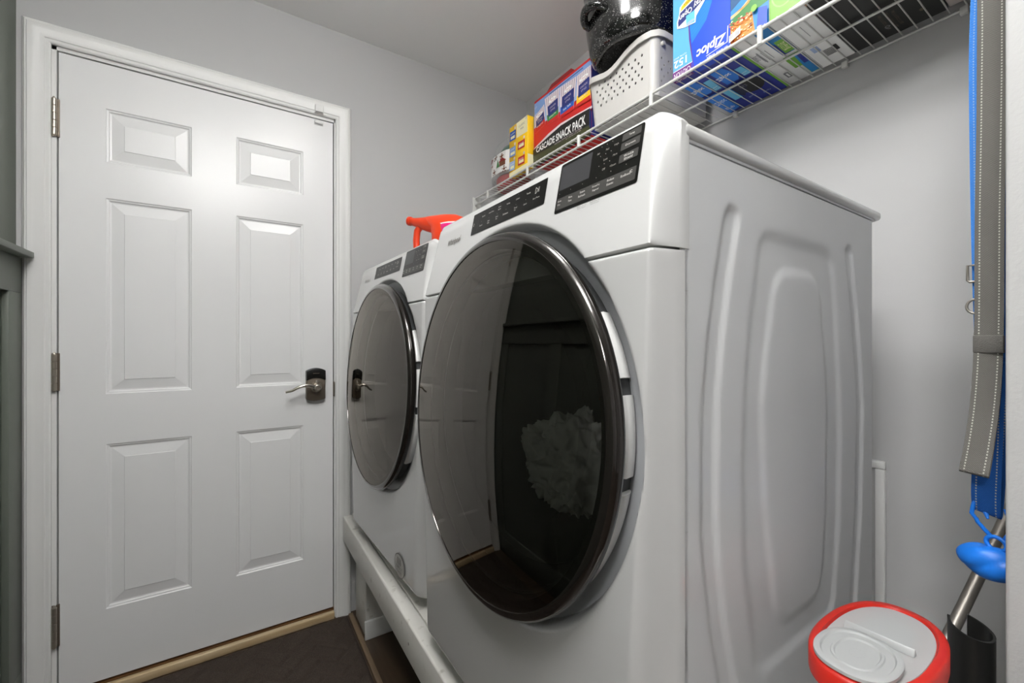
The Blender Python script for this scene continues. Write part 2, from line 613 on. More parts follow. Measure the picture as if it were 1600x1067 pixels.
bm = bmesh.new()
prism(bm, plate(-0.062, 0.026, 0, 0.006, 0.007), lambda a, b: (a, 0, b), lambda a, b: (a * 0.96, -0.023, b))
finish('lock_body', bm, M_bronze, lk, bevel=0.004)
bm = bmesh.new()
pts = [(-0.0375 + 0.075 * i / 12, 0.054 + 0.011 * (1 - ((i - 6) / 6) ** 2)) for i in range(13)] + [(0.0375 - 0.075 * i / 12, 0.014 + 0.010 * (1 - ((i - 6) / 6) ** 2)) for i in range(13)]
prism(bm, pts, lambda a, b: (a, 0, b), lambda a, b: (a * 0.96, -0.027, b))
finish('keypad_cover', bm, M_keycap, lk, bevel=0.003)
bm = bmesh.new()
box(bm, -0.012, 0.012, -0.0275, -0.0268, 0.042, 0.0445)
finish('maker_mark', bm, M_bronze, lk)
bm = bmesh.new()
lathe(bm, [(0.0, -0.032), (0.008, -0.031), (0.0095, -0.027), (0.0095, -0.020)], lambda a, b, h: (0.004 + a, h, 0.009 + b), 20)
finish('inside_button', bm, M_bright, lk, smooth=40)
bm = bmesh.new()
lathe(bm, [(0.0, -0.030), (0.020, -0.030), (0.022, -0.026), (0.022, -0.02)], lambda a, b, h: (a, h, -0.012 + b), 28)
lathe(bm, [(0.0, -0.062), (0.010, -0.062), (0.0125, -0.059), (0.0125, -0.045), (0.016, -0.030)], lambda a, b, h: (a, h, -0.012 + b), 28)
finish('lever_rose', bm, M_nickel, lk, smooth=40)
bm = bmesh.new()
lathe(bm, [(0.0072, -0.0622), (0.0080, -0.0640), (0.0105, -0.0640), (0.0118, -0.0622)], lambda a, b, h: (a, h, -0.012 + b), 28)
finish('thumb_turn_ring', bm, M_bright, lk, smooth=60)
bm = bmesh.new()
cv = []
for i in range(15):
    t = i / 14
    cv.append((-0.004 - 0.108 * t, -0.052 - 0.010 * math.sin(PI * t), -0.012 + 0.012 * math.sin(PI * min(1, t * 1.25)) - 0.012 * t ** 2.5))
tube(bm, cv, [0.0085 - 0.0040 * (i / 14) for i in range(15)], 12)
finish('lever_handle', bm, M_bright, lk, smooth=60)
bm = bmesh.new()
box(bm, DR + 0.0005, DR + 0.0055, YD - 0.010, YD + 0.03, 0.928, 0.990)
finish('strike_plate', dl(bm), M_bronze, d1, bevel=0.002)

# contact sensor in two pieces
c1 = empty('contact_sensor', (0.288, YD - 0.0185, 2.108), 0, 'small white plastic alarm contact stuck on the casing over the door corner', 'sensor')
boxo('sensor_case', (-0.019, 0.013, -0.010, 0.0, -0.014, 0.014), M_trim, c1, bevel=0.003)
boxo('sensor_base', (-0.020, 0.014, 0.0, 0.0025, -0.016, 0.016), M_trim, c1)
c2 = empty('sensor_magnet', (0.290, YD + 0.004, 2.061), 0, 'thin white magnet strip on the door leaf just below the alarm contact', 'magnet')
boxo('magnet_case', (-0.020, 0.012, -0.012, 0.0, -0.007, 0.007), M_trim, c2, bevel=0.003)
boxo('magnet_base', (-0.021, 0.013, -0.003, 0.0, -0.009, 0.009), M_trim, c2)

# oak sill
t2 = struct(empty('trim_2'))
boxo('sill_nose', (DL - 0.004, DR + 0.004, 1.893, 1.913, 0.0, 0.030), M_oak, t2, bevel=0.004)
boxo('sill_board', (DL - 0.004, DR + 0.004, 1.913, 2.02, 0.0, 0.034), M_oakdark, t2)

# framed cover low on the right wall
t3 = struct(empty('trim_3'))
bm = bmesh.new()
box(bm, XW - 0.014, XW, 0.373, 0.393, 0.428, 0.8465)
box(bm, XW - 0.014, XW, 1.20, 1.22, 0.428, 0.8465)
finish('upright', bm, M_trim, t3, bevel=0.003)
bm = bmesh.new()
box(bm, XW - 0.014, XW, 0.373, 1.22, 0.847, 0.866)
finish('head_strip', bm, M_trim, t3, bevel=0.003)
boxo('cover_board', (XW - 0.004, XW, 0.393, 1.20, 0.428, 0.847), M_wall, t3)

# ================================================================== LAMPS (out of frame; the passage and room ones are added fill)
def ceiling_lamp(spec, label):
    loc, r, drop, strength = spec
    t = empty('ceiling_lamp', loc, 0, label, 'ceiling lamp', 'round ceiling lamps')
    bm = bmesh.new()
    lathe(bm, [(0, 0), (0.060, 0), (0.064, -0.008), (0.056, -0.022), (0.016, -0.026), (0.012, -0.034), (0.012, -drop + 0.45 * r - 0.004), (0, -drop + 0.45 * r - 0.004)], lambda a, b, h: (a, b, h), 32)
    finish('lamp_base', bm, M_nickel, t, smooth=40)
    bm = bmesh.new()
    n = 12
    fl_ = 0.22 if r < 0.15 else 0.45           # the small lamp is a flat lens, the others are fuller
    lathe(bm, [(r * math.sin(PI * i / n), -drop + fl_ * r * math.cos(PI * i / n)) for i in range(n + 1)], lambda a, b, h: (a, b, h), 24)
    e = mat('lamp_globe_%d' % int(strength * 10), (254, 253, 252), 0.4, emit=((254, 253, 252), strength))
    finish('lamp_globe', bm, e, t, smooth=60)
    return t


ceiling_lamp(LAMP_MAIN, 'small white globe ceiling lamp above the front of the washer and dryer')
ceiling_lamp(FILL_PASSAGE, 'added wide white globe fill lamp over the passage, standing in for ceiling bounce')
ceiling_lamp(FILL_ROOM, 'added white globe fill lamp in an unseen room off the passage')

# ================================================================== FLOOR MAT
def herring(x, y, w):
    c = math.sqrt(0.5)
    X, Y = (x * c + y * c) / w, (-x * c + y * c) / w
    i, j = math.floor(X), math.floor(Y)
    k = (i - j) % 4
    if k in (0, 1):
        lx, ly, sx, sy = X - (i - k), Y - j, 2, 1
    else:
        lx, ly, sx, sy = X - i, Y - (j - (1 if k == 2 else 0)), 1, 2
    return min(lx, sx - lx, ly, sy - ly) * w


mt = empty('floor_mat', (0.0, 1.26, 0.0), 0, 'dark brown quilted mat with a zigzag block pattern on the floor before the door', 'mat')
bm = bmesh.new()
mx0, mx1, my0, my1 = -0.46, 0.392, 0.62, 1.880
gx = np.linspace(mx0, mx1, 150); gy = np.linspace(my0, my1, 220)
def mh(x, y):
    e = min(x - mx0, mx1 - x, y - my0, my1 - y)
    return (x, y - 1.26, 0.004 + 0.010 * sstep(0, 0.012, e) - 0.0085 * (1 - sstep(0.0015, 0.010, herring(x, y, 0.062))) * sstep(0.0, 0.02, e))
grid_bm(bm, gx, gy, mh)
finish('mat_top', bm, M_mat, mt, smooth=80)
boxo('mat_backing', (mx0, mx1, my0 - 1.26, my1 - 1.26, 0.0, 0.004), M_gasket, mt)
tag(boxo('wood_strip', (0.398, 0.416, 0.30, 1.886, 0.0, 0.008), M_tan, bevel=0.002), 'thin tan wooden strip on the floor along the right edge of the mat', 'strip')

# ================================================================== PLATFORM UNDER THE MACHINES
PFX, PFZ0, PFZ1 = 0.376, 0.325, 0.425
pf = empty('platform', (0.376, 1.0, 0), 0, 'white painted wooden platform with a worn front beam, carrying washer and dryer', 'platform')


def pl(b):
    return (b[0] - 0.376, b[1] - 0.376, b[2] - 1.0, b[3] - 1.0, b[4], b[5])


boxo('front_beam', pl((PFX, PFX + 0.040, 0.125, 1.886, PFZ0, PFZ1)), M_platform, pf, bevel=0.006, seg=3)
boxo('deck_board', pl((PFX + 0.041, XW - 0.002, 0.107, 1.900, PFZ1 - 0.02, PFZ1 - 0.0005)), M_platform, pf, bevel=0.001)
boxo('support_panel', pl((0.424, 1.20, 1.700, 1.866, 0.0, 0.404)), M_platform, pf, bevel=0.003)
boxo('skirting', pl((0.418, 1.20, 1.688, 1.699, 0.0, 0.072)), M_trim, pf, bevel=0.003)
boxo('support_panel', pl((0.424, 1.20, 0.13, 0.20, 0.0, 0.404)), M_platform, pf, bevel=0.003)
bm = bmesh.new()
lathe(bm, [(0, -0.0006), (0.0035, -0.0004), (0.004, 0.0)], lambda a, b, h: (h, a, b), 12)
sc_ = finish('screw_head', bm, M_steel, pf, smooth=60)
sc_.location = (0, 1.075 - 1.0, 0.372)

# ================================================================== WASHER AND DRYER
MW = 0.686; DC = 0.351
EB = 0.0446


def e_console(z):
    return 0.0179 - 0.2086 * (z - 1.4)


def polyx(z, pts):
    zz = [p[0] for p in pts]; xx = [p[1] for p in pts]
    return float(np.interp(z, zz, xx))


G1 = [(0.52, 0.15), (0.60, 0.128), (0.71, 0.098), (0.80, 0.074), (0.87, 0.062), (0.92, 0.056), (1.0, 0.056), (1.08, 0.058), (1.17, 0.071), (1.25, 0.088), (1.33, 0.110)]
G3 = [(0.52, 0.47), (0.60, 0.494), (0.68, 0.512), (0.84, 0.536), (1.034, 0.546), (1.10, 0.538), (1.22, 0.516), (1.33, 0.488)]
RL = [(0.66, 0.175), (0.74, 0.160), (0.85, 0.138), (1.0, 0.133), (1.085, 0.138), (1.18, 0.150), (1.257, 0.168), (1.33, 0.182)]
RR = [(0.66, 0.42), (0.74, 0.435), (0.85, 0.452), (1.0, 0.456), (1.1, 0.450), (1.20, 0.440), (1.25, 0.433), (1.33, 0.412)]
AL = [(0.66, 0.245), (0.79, 0.212), (0.92, 0.188), (1.02, 0.180), (1.07, 0.178), (1.146, 0.190), (1.208, 0.206), (1.28, 0.224)]
AR = [(0.66, 0.36), (0.78, 0.392), (0.87, 0.404), (1.04, 0.409), (1.10, 0.405), (1.17, 0.393), (1.24, 0.380), (1.28, 0.368)]


def rsd(x, z, xl, xr, zb, zt, r):
    """signed inside distance of a rounded box whose sides are the curves xl, xr"""
    a, b = polyx(z, xl), polyx(z, xr)
    cx, hx = (a + b) / 2, (b - a) / 2
    cz, hz = (zb + zt) / 2, (zt - zb) / 2
    qx, qz = abs(x - cx) - (hx - r), abs(z - cz) - (hz - r)
    return r - (math.hypot(max(qx, 0), max(qz, 0)) + min(max(qx, qz), 0))


def side_depth(x, z):
    d = 0.0
    g = [(p, q - 0.018) for p, q in G1]; h = [(p, q + 0.018) for p, q in G1]
    d += 0.0035 * sstep(-0.002, 0.006, rsd(x, z, g, h, 0.53, 1.336, 0.016))
    g = [(p, q - 0.015) for p, q in G3]; h = [(p, q + 0.015) for p, q in G3]
    d += 0.0035 * sstep(-0.002, 0.006, rsd(x, z, g, h, 0.53, 1.330, 0.014))
    d += 0.0032 * sstep(-0.008, 0.014, rsd(x, z, RL, RR, 0.69, 1.314, 0.03))
    d -= 0.0028 * sstep(-0.002, 0.016, rsd(x, z, AL, AR, 0.73, 1.272, 0.045))
    return d


KZ, KY = -0.045, -0.012         # the door leans back a little and turns towards the wall


def corner(s_, yc):
    t = s_ / yc
    if t < 0.6: return t
    if t < 1.4: return t - (t - 0.6) ** 2 / 1.6
    return 1.0



def machine(name, loc, rz, label, cat, is_dryer):
    ZDC, RS = (1.0285, 1.0) if is_dryer else (1.0170, 1.028)
    t = empty(name, (loc[0], loc[1], 0.425), rz, label, cat)
    B = 0.425                                            # all local z are world z minus this
    L = 0.610
    ZB, ZT = 0.460, 1.396
    # cabinet: embossed near side, plain top/back/far/bottom
    bm = bmesh.new()
    if is_dryer:
        gx = np.linspace(0.006, L - 0.006, 118); gz = np.linspace(ZB + 0.02, ZT - 0.004, 178)
    else:
        gx = np.linspace(0.006, L - 0.006, 40); gz = np.linspace(ZB + 0.02, ZT - 0.004, 60)
    grid_bm(bm, gx, gz, lambda x, z: (x, side_depth(x, z), z - B))
    x0, x1, z0, z1 = gx[0], gx[-1], gz[0] - B, gz[-1] - B
    q = lambda *p: bm.faces.new([bm.verts.new(c) for c in p])
    q((0, 0.003, z0), (x0, 0, z0), (x0, 0, z1), (0, 0.003, z1))
    q((x1, 0, z0), (L, 0.004, z0), (L, 0.004, z1), (x1, 0, z1))
    q((x0, 0, z1), (x1, 0, z1), (x1, 0.004, z1 + 0.004), (x0, 0.004, z1 + 0.004))
    q((x0, 0, z0), (x1, 0, z0), (x1, 0.012, z0 - 0.02), (x0, 0.012, z0 - 0.02))
    q((L, 0.004, z0 - 0.02), (L, MW - 0.004, z0 - 0.02), (L, MW - 0.004, z1 + 0.004), (L, 0.004, z1 + 0.004))
    q((0, MW, z0 - 0.02), (L, MW, z0 - 0.02), (L, MW, z1 + 0.004), (0, MW, z1 + 0.004))
    q((0, 0.004, z1 + 0.004), (L, 0.004, z1 + 0.004), (L, MW, z1 + 0.004), (0, MW, z1 + 0.004))
    q((0, 0.012, z0 - 0.02), (L, 0.012, z0 - 0.02), (L, MW, z0 - 0.02), (0, MW, z0 - 0.02))
    cab = finish('cabinet', bm, M_side, t, smooth=30, recalc=False)
    # lid
    bm = bmesh.new()
    box(bm, 0.0045, 0.648, -0.003, MW + 0.003, 1.3995 - B, 1.4175 - B)
    finish('top_lid', bm, M_white, t, bevel=0.007, seg=4)
    bm = bmesh.new()
    box(bm, 0.006, 0.628, 0.0012, MW - 0.0012, 1.3961 - B, 1.3994 - B)
    finish('lid_seal', bm, M_side, t)
    # lower front panel, bowed at the corners and dished round the door
    def dish(e, y, z):
        r = math.hypot(y - DC, z - ZDC) / RS
        fl_ = 0.014 + KZ * (z - ZDC)
        if r >= 0.338 or e < fl_: return e
        k = min(1.0, max(0.0, (r - 0.3265) / 0.0115))
        return fl_ + (e - fl_) * (1 - (1 - k) ** 2.2) ** 0.8

    def e_low(y, z):
        f = corner(min(y, MW - y), 0.009 + 0.030 * max(0.0, (1.262 - z) / 0.8) ** 1.3)
        e = 0.002 + (0.0435 + 0.009 * sstep(1.24, 0.75, z)) * f
        zb = ZB
        if z < zb + 0.03:
            k = 1 - (z - zb) / 0.03
            e -= 0.030 * (1 - math.sqrt(max(0, 1 - k * k)))
        if z > 1.261:
            k = min(1.0, (z - 1.261) / 0.004)
            e -= 0.003 * (1 - math.sqrt(max(0, 1 - k * k)))
        return dish(e, y, z)
    ys = sorted(set([round(v, 5) for v in list(np.linspace(0, 0.07, 29)) + list(np.linspace(0.07, MW - 0.07, 110)) + list(np.linspace(MW - 0.07, MW, 29))]))
    zz = sorted(set([round(v, 5) for v in list(np.linspace(ZB, ZB + 0.03, 8)) + list(np.linspace(ZB + 0.03, 1.255, 150)) + list(np.linspace(1.255, 1.265, 6))]))
    bm = bmesh.new()
    V = grid_bm(bm, ys, zz, lambda y, z: (-e_low(y, z), y, z - B), skip=lambda y, z: math.hypot(y - DC, z - ZDC) < 0.296)
    # top return of the panel and its bottom return
    for i in range(len(ys) - 1):
        for col, zc in ((V[i][-1], 1), (V[i][0], 0)):
            a = V[i][-1 if zc else 0]; b2 = V[i + 1][-1 if zc else 0]
            bm.faces.new((a, b2, bm.verts.new((0.02, b2.co.y, b2.co.z)), bm.verts.new((0.02, a.co.y, a.co.z))))
    bmesh.ops.remove_doubles(bm, verts=bm.verts, dist=1e-6)
    loose = [v for v in bm.verts if not v.link_faces]
    bmesh.ops.delete(bm, geom=loose, context='VERTS')
    # near and far edge returns
    for V0 in (V[0], V[-1]):
        for a, b2 in zip(V0, V0[1:]):
            if a.is_valid and b2.is_valid:
                bm.faces.new((a, b2, bm.verts.new((0.012, b2.co.y, b2.co.z)), bm.verts.new((0.012, a.co.y, a.co.z))))
    bmesh.ops.remove_doubles(bm, verts=bm.verts, dist=1e-6)
    finish('front_panel', bm, M_white, t, smooth=50)
    # console: leaning face, rounded crown
    P = [(e_console(1.2705) - 0.003, 1.2676), (e_console(1.2705), 1.2700)]
    P += [(e_console(z), z) for z in list(np.linspace(1.2745, 1.384, 36)) + [1.41, 1.425]]
    et = e_console(1.425)
    for k in range(1, 7):
        a = PI / 2 * k / 6
        P.append((et - 0.0035 - 0.011 * (1 - math.cos(a)), 1.425 + 0.015 * math.sin(a)))
    P += [(-0.006, 1.4395), (-0.010, 1.4370), (-0.0125, 1.4320), (-0.0130, 1.4200), (-0.0130, 1.2676)]
    bm = bmesh.new()
    yst = [-0.0008 + v for v in (0, 0.0015, 0.003, 0.0045, 0.006, 0.0075, 0.009, 0.0105, 0.012, 0.014, 0.016, 0.0185, 0.021, 0.0235, 0.026, 0.029, 0.032, 0.036, 0.041)]
    yst = yst + list(np.linspace(0.046, MW - 0.046, 146)) + [MW - v for v in yst[::-1]]
    rows = []
    for y in yst:
        s_ = min(y, MW - y) + 0.0008
        row = []
        for e, z in P:
            f = corner(s_, 0.009 + 0.018 * min(1.0, max(0.0, (z - 1.27) / 0.16)))
            ee = 0.002 + (e - 0.002) * f if e > 0.002 else e
            if ee > 0.002 and z < 1.39: ee = dish(ee, y, z)
            zz_ = z
            if z > 1.405 and s_ < 0.032:
                zz_ = z - 0.0215 * (1 - s_ / 0.032) ** 1.4 * min(1, (z - 1.405) / 0.034)
            row.append(bm.verts.new((-ee, y, zz_ - B)))
        rows.append(row)
    n = len(P)
    for A_, B_ in zip(rows, rows[1:]):
        for i in range(n):
            bm.faces.new((A_[i], A_[(i + 1) % n], B_[(i + 1) % n], B_[i]))
    bm.faces.new(rows[0]); bm.faces.new(rows[-1][::-1])
    bmesh.ops.recalc_face_normals(bm, faces=bm.faces)
    finish('control_console', bm, M_white, t, smooth=50, recalc=False)
    # door
    F = lambda a, b, h: (-(h + KZ * b + KY * a), DC + a * RS, ZDC + b * RS - B)
    FD = lambda a, b, h: (-(h + 0.006 + KZ * b + KY * a), DC + a * RS, ZDC + b * RS - B)
    bm = bmesh.new()
    lathe(bm, [(0.296, 0.008), (0.296, 0.0165), (0.300, 0.0195), (0.326, 0.0195), (0.3290, 0.0180), (0.3290, 0.004)], F, 128, closed_prof=True)
    finish('door_bezel', bm, M_bezel, t, smooth=40)
    dr = empty('door'); dr.parent = t
    bm = bmesh.new()
    lathe(bm, [(0.286, 0.043), (0.300, 0.040), (0.3120, 0.0425), (0.3175, 0.0485), (0.3196, 0.0555), (0.3180, 0.0620), (0.3130, 0.0662), (0.3065, 0.0678), (0.3045, 0.0676), (0.3040, 0.0655), (0.290, 0.060)], FD, 160, closed_prof=True)
    finish('door_rim', bm, M_rim, dr, smooth=50)
    bm = bmesh.new()
    lathe(bm, [(0.3044, 0.0664)] + [(0.3044 * (1 - k / 14), 0.0664 + 0.0170 * (1 - (1 - k / 14) ** 2)) for k in range(1, 14)] + [(0.0, 0.0834)], FD, 128)
    finish('door_glass', bm, M_glass, dr, smooth=80)
    pr = [(0.287, 0.014), (0.303, 0.014), (0.3075, 0.020), (0.3095, 0.034), (0.306, 0.0405), (0.287, 0.0425)]
    for a0, a1 in ((147.0, 164.0), (168.0, 186.5), (190.5, 220.0)):      # grip between the finger recesses on the near side
        bm = bmesh.new()
        lathe(bm, pr, FD, 14, math.radians(a0), math.radians(a1), closed_prof=True)
        finish('grip_segment', bm, M_ring, dr, smooth=40)
    bm = bmesh.new()
    lathe(bm, [(0.282, 0.012), (0.300, 0.012), (0.3020, 0.03), (0.300, 0.042), (0.282, 0.042)], FD, 96, closed_prof=True)
    finish('door_core', bm, M_core, dr, smooth=40)
    bm = bmesh.new()
    lathe(bm, [(0.284, 0.040), (0.235, 0.036), (0.205, 0.020), (0.190, -0.02), (0.150, -0.045), (0.0, -0.055)], FD, 72)
    finish('glass_bowl', bm, clear_bowl(), dr, smooth=80)
    bm = bmesh.new()
    lathe(bm, [(0.298, 0.011), (0.280, -0.005), (0.262, -0.020), (0.268, -0.06), (0.268, -0.42), (0.0, -0.43)], F, 72)
    finish('drum', bm, M_drum, t, smooth=40)
    # front print
    def PF(y0, z0):
        kx = -0.2086
        ln = math.hypot(1, kx)
        def f(a, b, h):
            z = z0 + b / ln
            return (-(e_console(z) + h / ln), y0 - a, z + 0.2086 * h / ln - B)
        return f
    cp = Art(PF(0.2009, 1.3514), base=0.0006)
    Wp, Hp = 0.159, 0.0804
    rr = 0.004

    def rrect(A, a0, a1, b0, b1, r, m):
        pts = []
        for ca, cb, s0 in ((a1 - r, b1 - r, 0), (a0 + r, b1 - r, 90), (a0 + r, b0 + r, 180), (a1 - r, b0 + r, 270)):
            for k in range(5):
                an = math.radians(s0 + 90 * k / 4)
                pts.append((ca + r * math.cos(an), cb + r * math.sin(an)))
        A.poly(pts, m)
    rrect(cp, 0, Wp, 0, Hp, 0.0035, M_panel)
    ya = lambda y: 0.2009 - y
    zb_ = lambda z: (z - 1.3514) * 1.0215
    rrect(cp, 0.0030, ya(0.1327), zb_(1.3872), zb_(1.4258), 0.001, M_display)
    rrect(cp, ya(0.1975), ya(0.046), zb_(1.3565), zb_(1.3745), 0.001, M_button)
    for z0, z1, s_ in ((1.4178, 1.4278, ['Temp']), (1.4045, 1.4148, ['Dryness' if is_dryer else 'Spin']), (1.3872, 1.3985, ['Wrinkle', 'Shield'] if is_dryer else ['Soil', 'Level'])):
        rrect(cp, ya(0.0777), ya(0.0466), zb_(z0), zb_(z1), 0.0012, M_button)
        for k, w in enumerate(s_):
            zc = (z0 + z1) / 2 + ((0.5 - k) * 0.0046 if len(s_) > 1 else 0)
            cp.text(w, ya(0.062), zb_(zc), 0.0023 * len(w), 0.0034, M_print)
    if is_dryer:
        words = ((0.1189, 1.4169, 'Air'), (0.1023, 1.4173, 'Med'), (0.0861, 1.4176, 'High'), (0.103, 1.4033, 'Less'), (0.0859, 1.4035, 'More'), (0.1036, 1.3892, 'Off'), (0.0870, 1.3891, '+Steam'))
        strip = ((0.190, 'Damp', 'Dry'), (0.1653, 'More', 'Time'), (0.1398, 'Steam', 'Refresh'), (0.1128, 'DampDry', 'Signal'), (0.086, 'Reduce', 'Static'), (0.060, 'EcoBoost', ''))
    else:
        words = ((0.1189, 1.4169, 'Cold'), (0.1023, 1.4173, 'Warm'), (0.0861, 1.4176, 'Hot'), (0.103, 1.4033, 'Low'), (0.0859, 1.4035, 'High'), (0.1036, 1.3892, 'Light'), (0.0870, 1.3891, 'Heavy'))
        strip = ((0.190, 'Delay', 'Start'), (0.1653, 'Fresh', 'Hold'), (0.1398, 'Extra', 'Rinse'), (0.1128, 'Pre', 'Wash'), (0.086, 'Load', 'Go'), (0.060, 'Steam', 'Clean'))
    for y, z, w in words:
        cp.text(w, ya(y), zb_(z), 0.0018 * len(w), 0.0030, M_printdim)
    for y, a, b in strip:
        cp.text(a, ya(y), zb_(1.3685 if b else 1.366), 0.0020 * len(a), 0.0032, M_print)
        if b: cp.text(b, ya(y), zb_(1.3628), 0.0020 * len(b), 0.0032, M_print)
    for y in (0.1120, 0.1020, 0.0920):
        for z in (1.4232, 1.4096, 1.3955):
            cp.oval(ya(y), zb_(z), 0.0006, 0.0006, M_printdim, 8)
    for y in (0.190, 0.165, 0.14, 0.1128, 0.086, 0.060):
        cp.oval(ya(y), zb_(1.379), 0.0006, 0.0006, M_printdim, 8)
    cp.text('c', ya(0.0500), zb_(1.3665), 0.004, 0.0035, M_print)
    cp.done('display_panel', t)
    if True:
        lp = Art(PF(0.4822, 1.3778), base=0.0006)
        rrect(lp, 0, 0.249, 0, 0.0452, 0.0015, M_panel)
        yb_ = lambda y: 0.4822 - y
        zc_ = lambda z: (z - 1.3778) * 1.0215
        lp.rect(yb_(0.4585), yb_(0.4578), 0.002, 0.043, M_button)
        lp.rect(yb_(0.2660), yb_(0.2656), 0.002, 0.043, M_button)
        if is_dryer:
            r1 = ('Normal', 'Heavy Duty', 'Bulky|Items', 'Whites', 'Colors', 'Towels'); r2 = ('Casual', 'Sani|tize', 'Quick|Dry', 'Delicates', 'Timed|Dry', 'Quick')
        else:
            r1 = ('Normal', 'Heavy Duty', 'Bulky|Items', 'Whites', 'Colors', 'Towels'); r2 = ('Casual', 'Sani|tary', 'Quick|Wash', 'Delicates', 'Drain|Spin', 'Clean')
        for row, zc, yy in ((r1, 1.4095, (0.4377, 0.4073, 0.3761, 0.3456, 0.3146, 0.2821)), (r2, 1.3905, (0.4408, 0.4103, 0.3789, 0.3477, 0.3153, 0.285))):
            for w, y in zip(row, yy):
                pp = w.split('|')
                for k, x in enumerate(pp):
                    lp.text(x, yb_(y), zc_(zc + (0.0022 - 0.0044 * k if len(pp) > 1 else 0)), 0.0019 * len(x), 0.0031, M_print)
                lp.oval(yb_(y - 0.0), zc_(zc + 0.0078), 0.0006, 0.0006, M_printdim, 8)
        # power and start marks
        for k in range(10):
            a0, a1 = math.radians(120 + 300 * k / 10), math.radians(120 + 300 * (k + 1) / 10)
            lp.poly([(yb_(0.4685) + r * math.cos(a), zc_(1.3964) + r * math.sin(a)) for r, a in ((0.0032, a0), (0.0032, a1), (0.0026, a1), (0.0026, a0))], M_print)
        lp.rect(yb_(0.4687), yb_(0.4683), zc_(1.3962), zc_(1.4000), M_print)
        px, pz = yb_(0.2515), zc_(1.4048)
        tri = [(px - 0.005, pz - 0.0055), (px + 0.002, pz), (px - 0.005, pz + 0.0055)]
        for p, q2 in zip(tri, tri[1:] + tri[:1]):
            dx, dz = q2[0] - p[0], q2[1] - p[1]
            l = math.hypot(dx, dz); nx, nz = -dz / l * 0.0004, dx / l * 0.0004
            lp.poly([(p[0] - nx, p[1] - nz), (q2[0] - nx, q2[1] - nz), (q2[0] + nx, q2[1] + nz), (p[0] + nx, p[1] + nz)], M_print)
        lp.rect(px + 0.0028, px + 0.0034, pz - 0.0045, pz + 0.0045, M_print)
        lp.rect(px + 0.0046, px + 0.0052, pz - 0.0045, pz + 0.0045, M_print)
        lp.text('Start/Pause', px, zc_(1.3915), 0.018, 0.0026, M_print)
        lp.done('cycle_panel', t)
    wl_ = Art(PF(0.60, 1.3730), base=0.0008)
    wl_.text('Whirlpool', 0.038, 0.0085, 0.064, 0.0185, M_chrome, rot=0.03, shear=0.2, bold=0.012)
    wl_.done('lettering', t)
    ty = Art(PF(0.16, 1.345), base=0.0004)
    for k, y in enumerate((0.1391, 0.1128)):
        ty.text('Hold 3 sec for', 0.16 - y, 0.0035, 0.020, 0.0020, M_tiny)
        ty.text('Lock Signal' if k == 0 else 'Control Lock', 0.16 - y, 0.0003, 0.016, 0.0020, M_tiny)
    ty.done('small_print', t)
    for y in (0.06, MW - 0.06):
        for x in (0.03, L - 0.05):
            bm = bmesh.new()
            lathe(bm, [(0, 0.0), (0.022, 0.0), (0.024, 0.006), (0.018, 0.012), (0.012, 0.016), (0.012, 0.038), (0, 0.038)], lambda a, b, h: (x + a, y + b, h), 16)
            finish('levelling_foot', bm, M_gasket, t, smooth=40)
    return t


def clear_bowl():
    if 'clear_bowl' in MATS:
        return MATS['clear_bowl']
    m = bpy.data.materials.new('clear_bowl')
    m.use_nodes = True
    nt = m.node_tree
    nt.nodes.clear()
    out = nt.nodes.new('ShaderNodeOutputMaterial')
    tr = nt.nodes.new('ShaderNodeBsdfTransparent'); tr.inputs[0].default_value = (0.98, 0.98, 0.98, 1)
    gl = nt.nodes.new('ShaderNodeBsdfGlossy'); gl.inputs['Roughness'].default_value = 0.05
    fr = nt.nodes.new('ShaderNodeValue'); fr.outputs[0].default_value = 0.015
    mx = nt.nodes.new('ShaderNodeMixShader')
    nt.links.new(fr.outputs[0], mx.inputs[0]); nt.links.new(tr.outputs[0], mx.inputs[1]); nt.links.new(gl.outputs[0], mx.inputs[2]); nt.links.new(mx.outputs[0], out.inputs[0])
    MATS['clear_bowl'] = m
    return m


dryer = machine('dryer', (0.4374, 0.3096), 0.0089, 'white front-loading dryer nearest the camera, its embossed steel side in view', 'dryer', True)
washer = machine('washer', (0.4578, 1.0629), 0.0431, 'white front-loading washer beside the door, with an oval grey badge low on its front', 'washer', False)

# oval badge on the washer
bg = Art(lambda a, b, h: (-(0.0565 + h), 0.145 - a, 0.512 - 0.425 + b), base=0.0006)
M_badge = mat('badge_grey', (158, 156, 152), 0.4)
M_badgeline = mat('badge_line', (84, 80, 76), 0.45)
bg.oval(0, 0, 0.040, 0.0340, M_badgeline, 32)
bg.oval(0, 0, 0.0375, 0.0315, M_badge, 32)
for a in (-0.016, -0.005, 0.006):
    bg.poly([(a, 0.002), (a + 0.005, 0.002), (a + 0.007, 0.022), (a + 0.002, 0.022)], M_badgeline)
bg.text('DIRECT', 0, -0.006, 0.044, 0.008, M_badgeline)
bg.text('DRIVE', 0, -0.018, 0.036, 0.007, M_badgeline)
bg.done('oval_badge', washer)

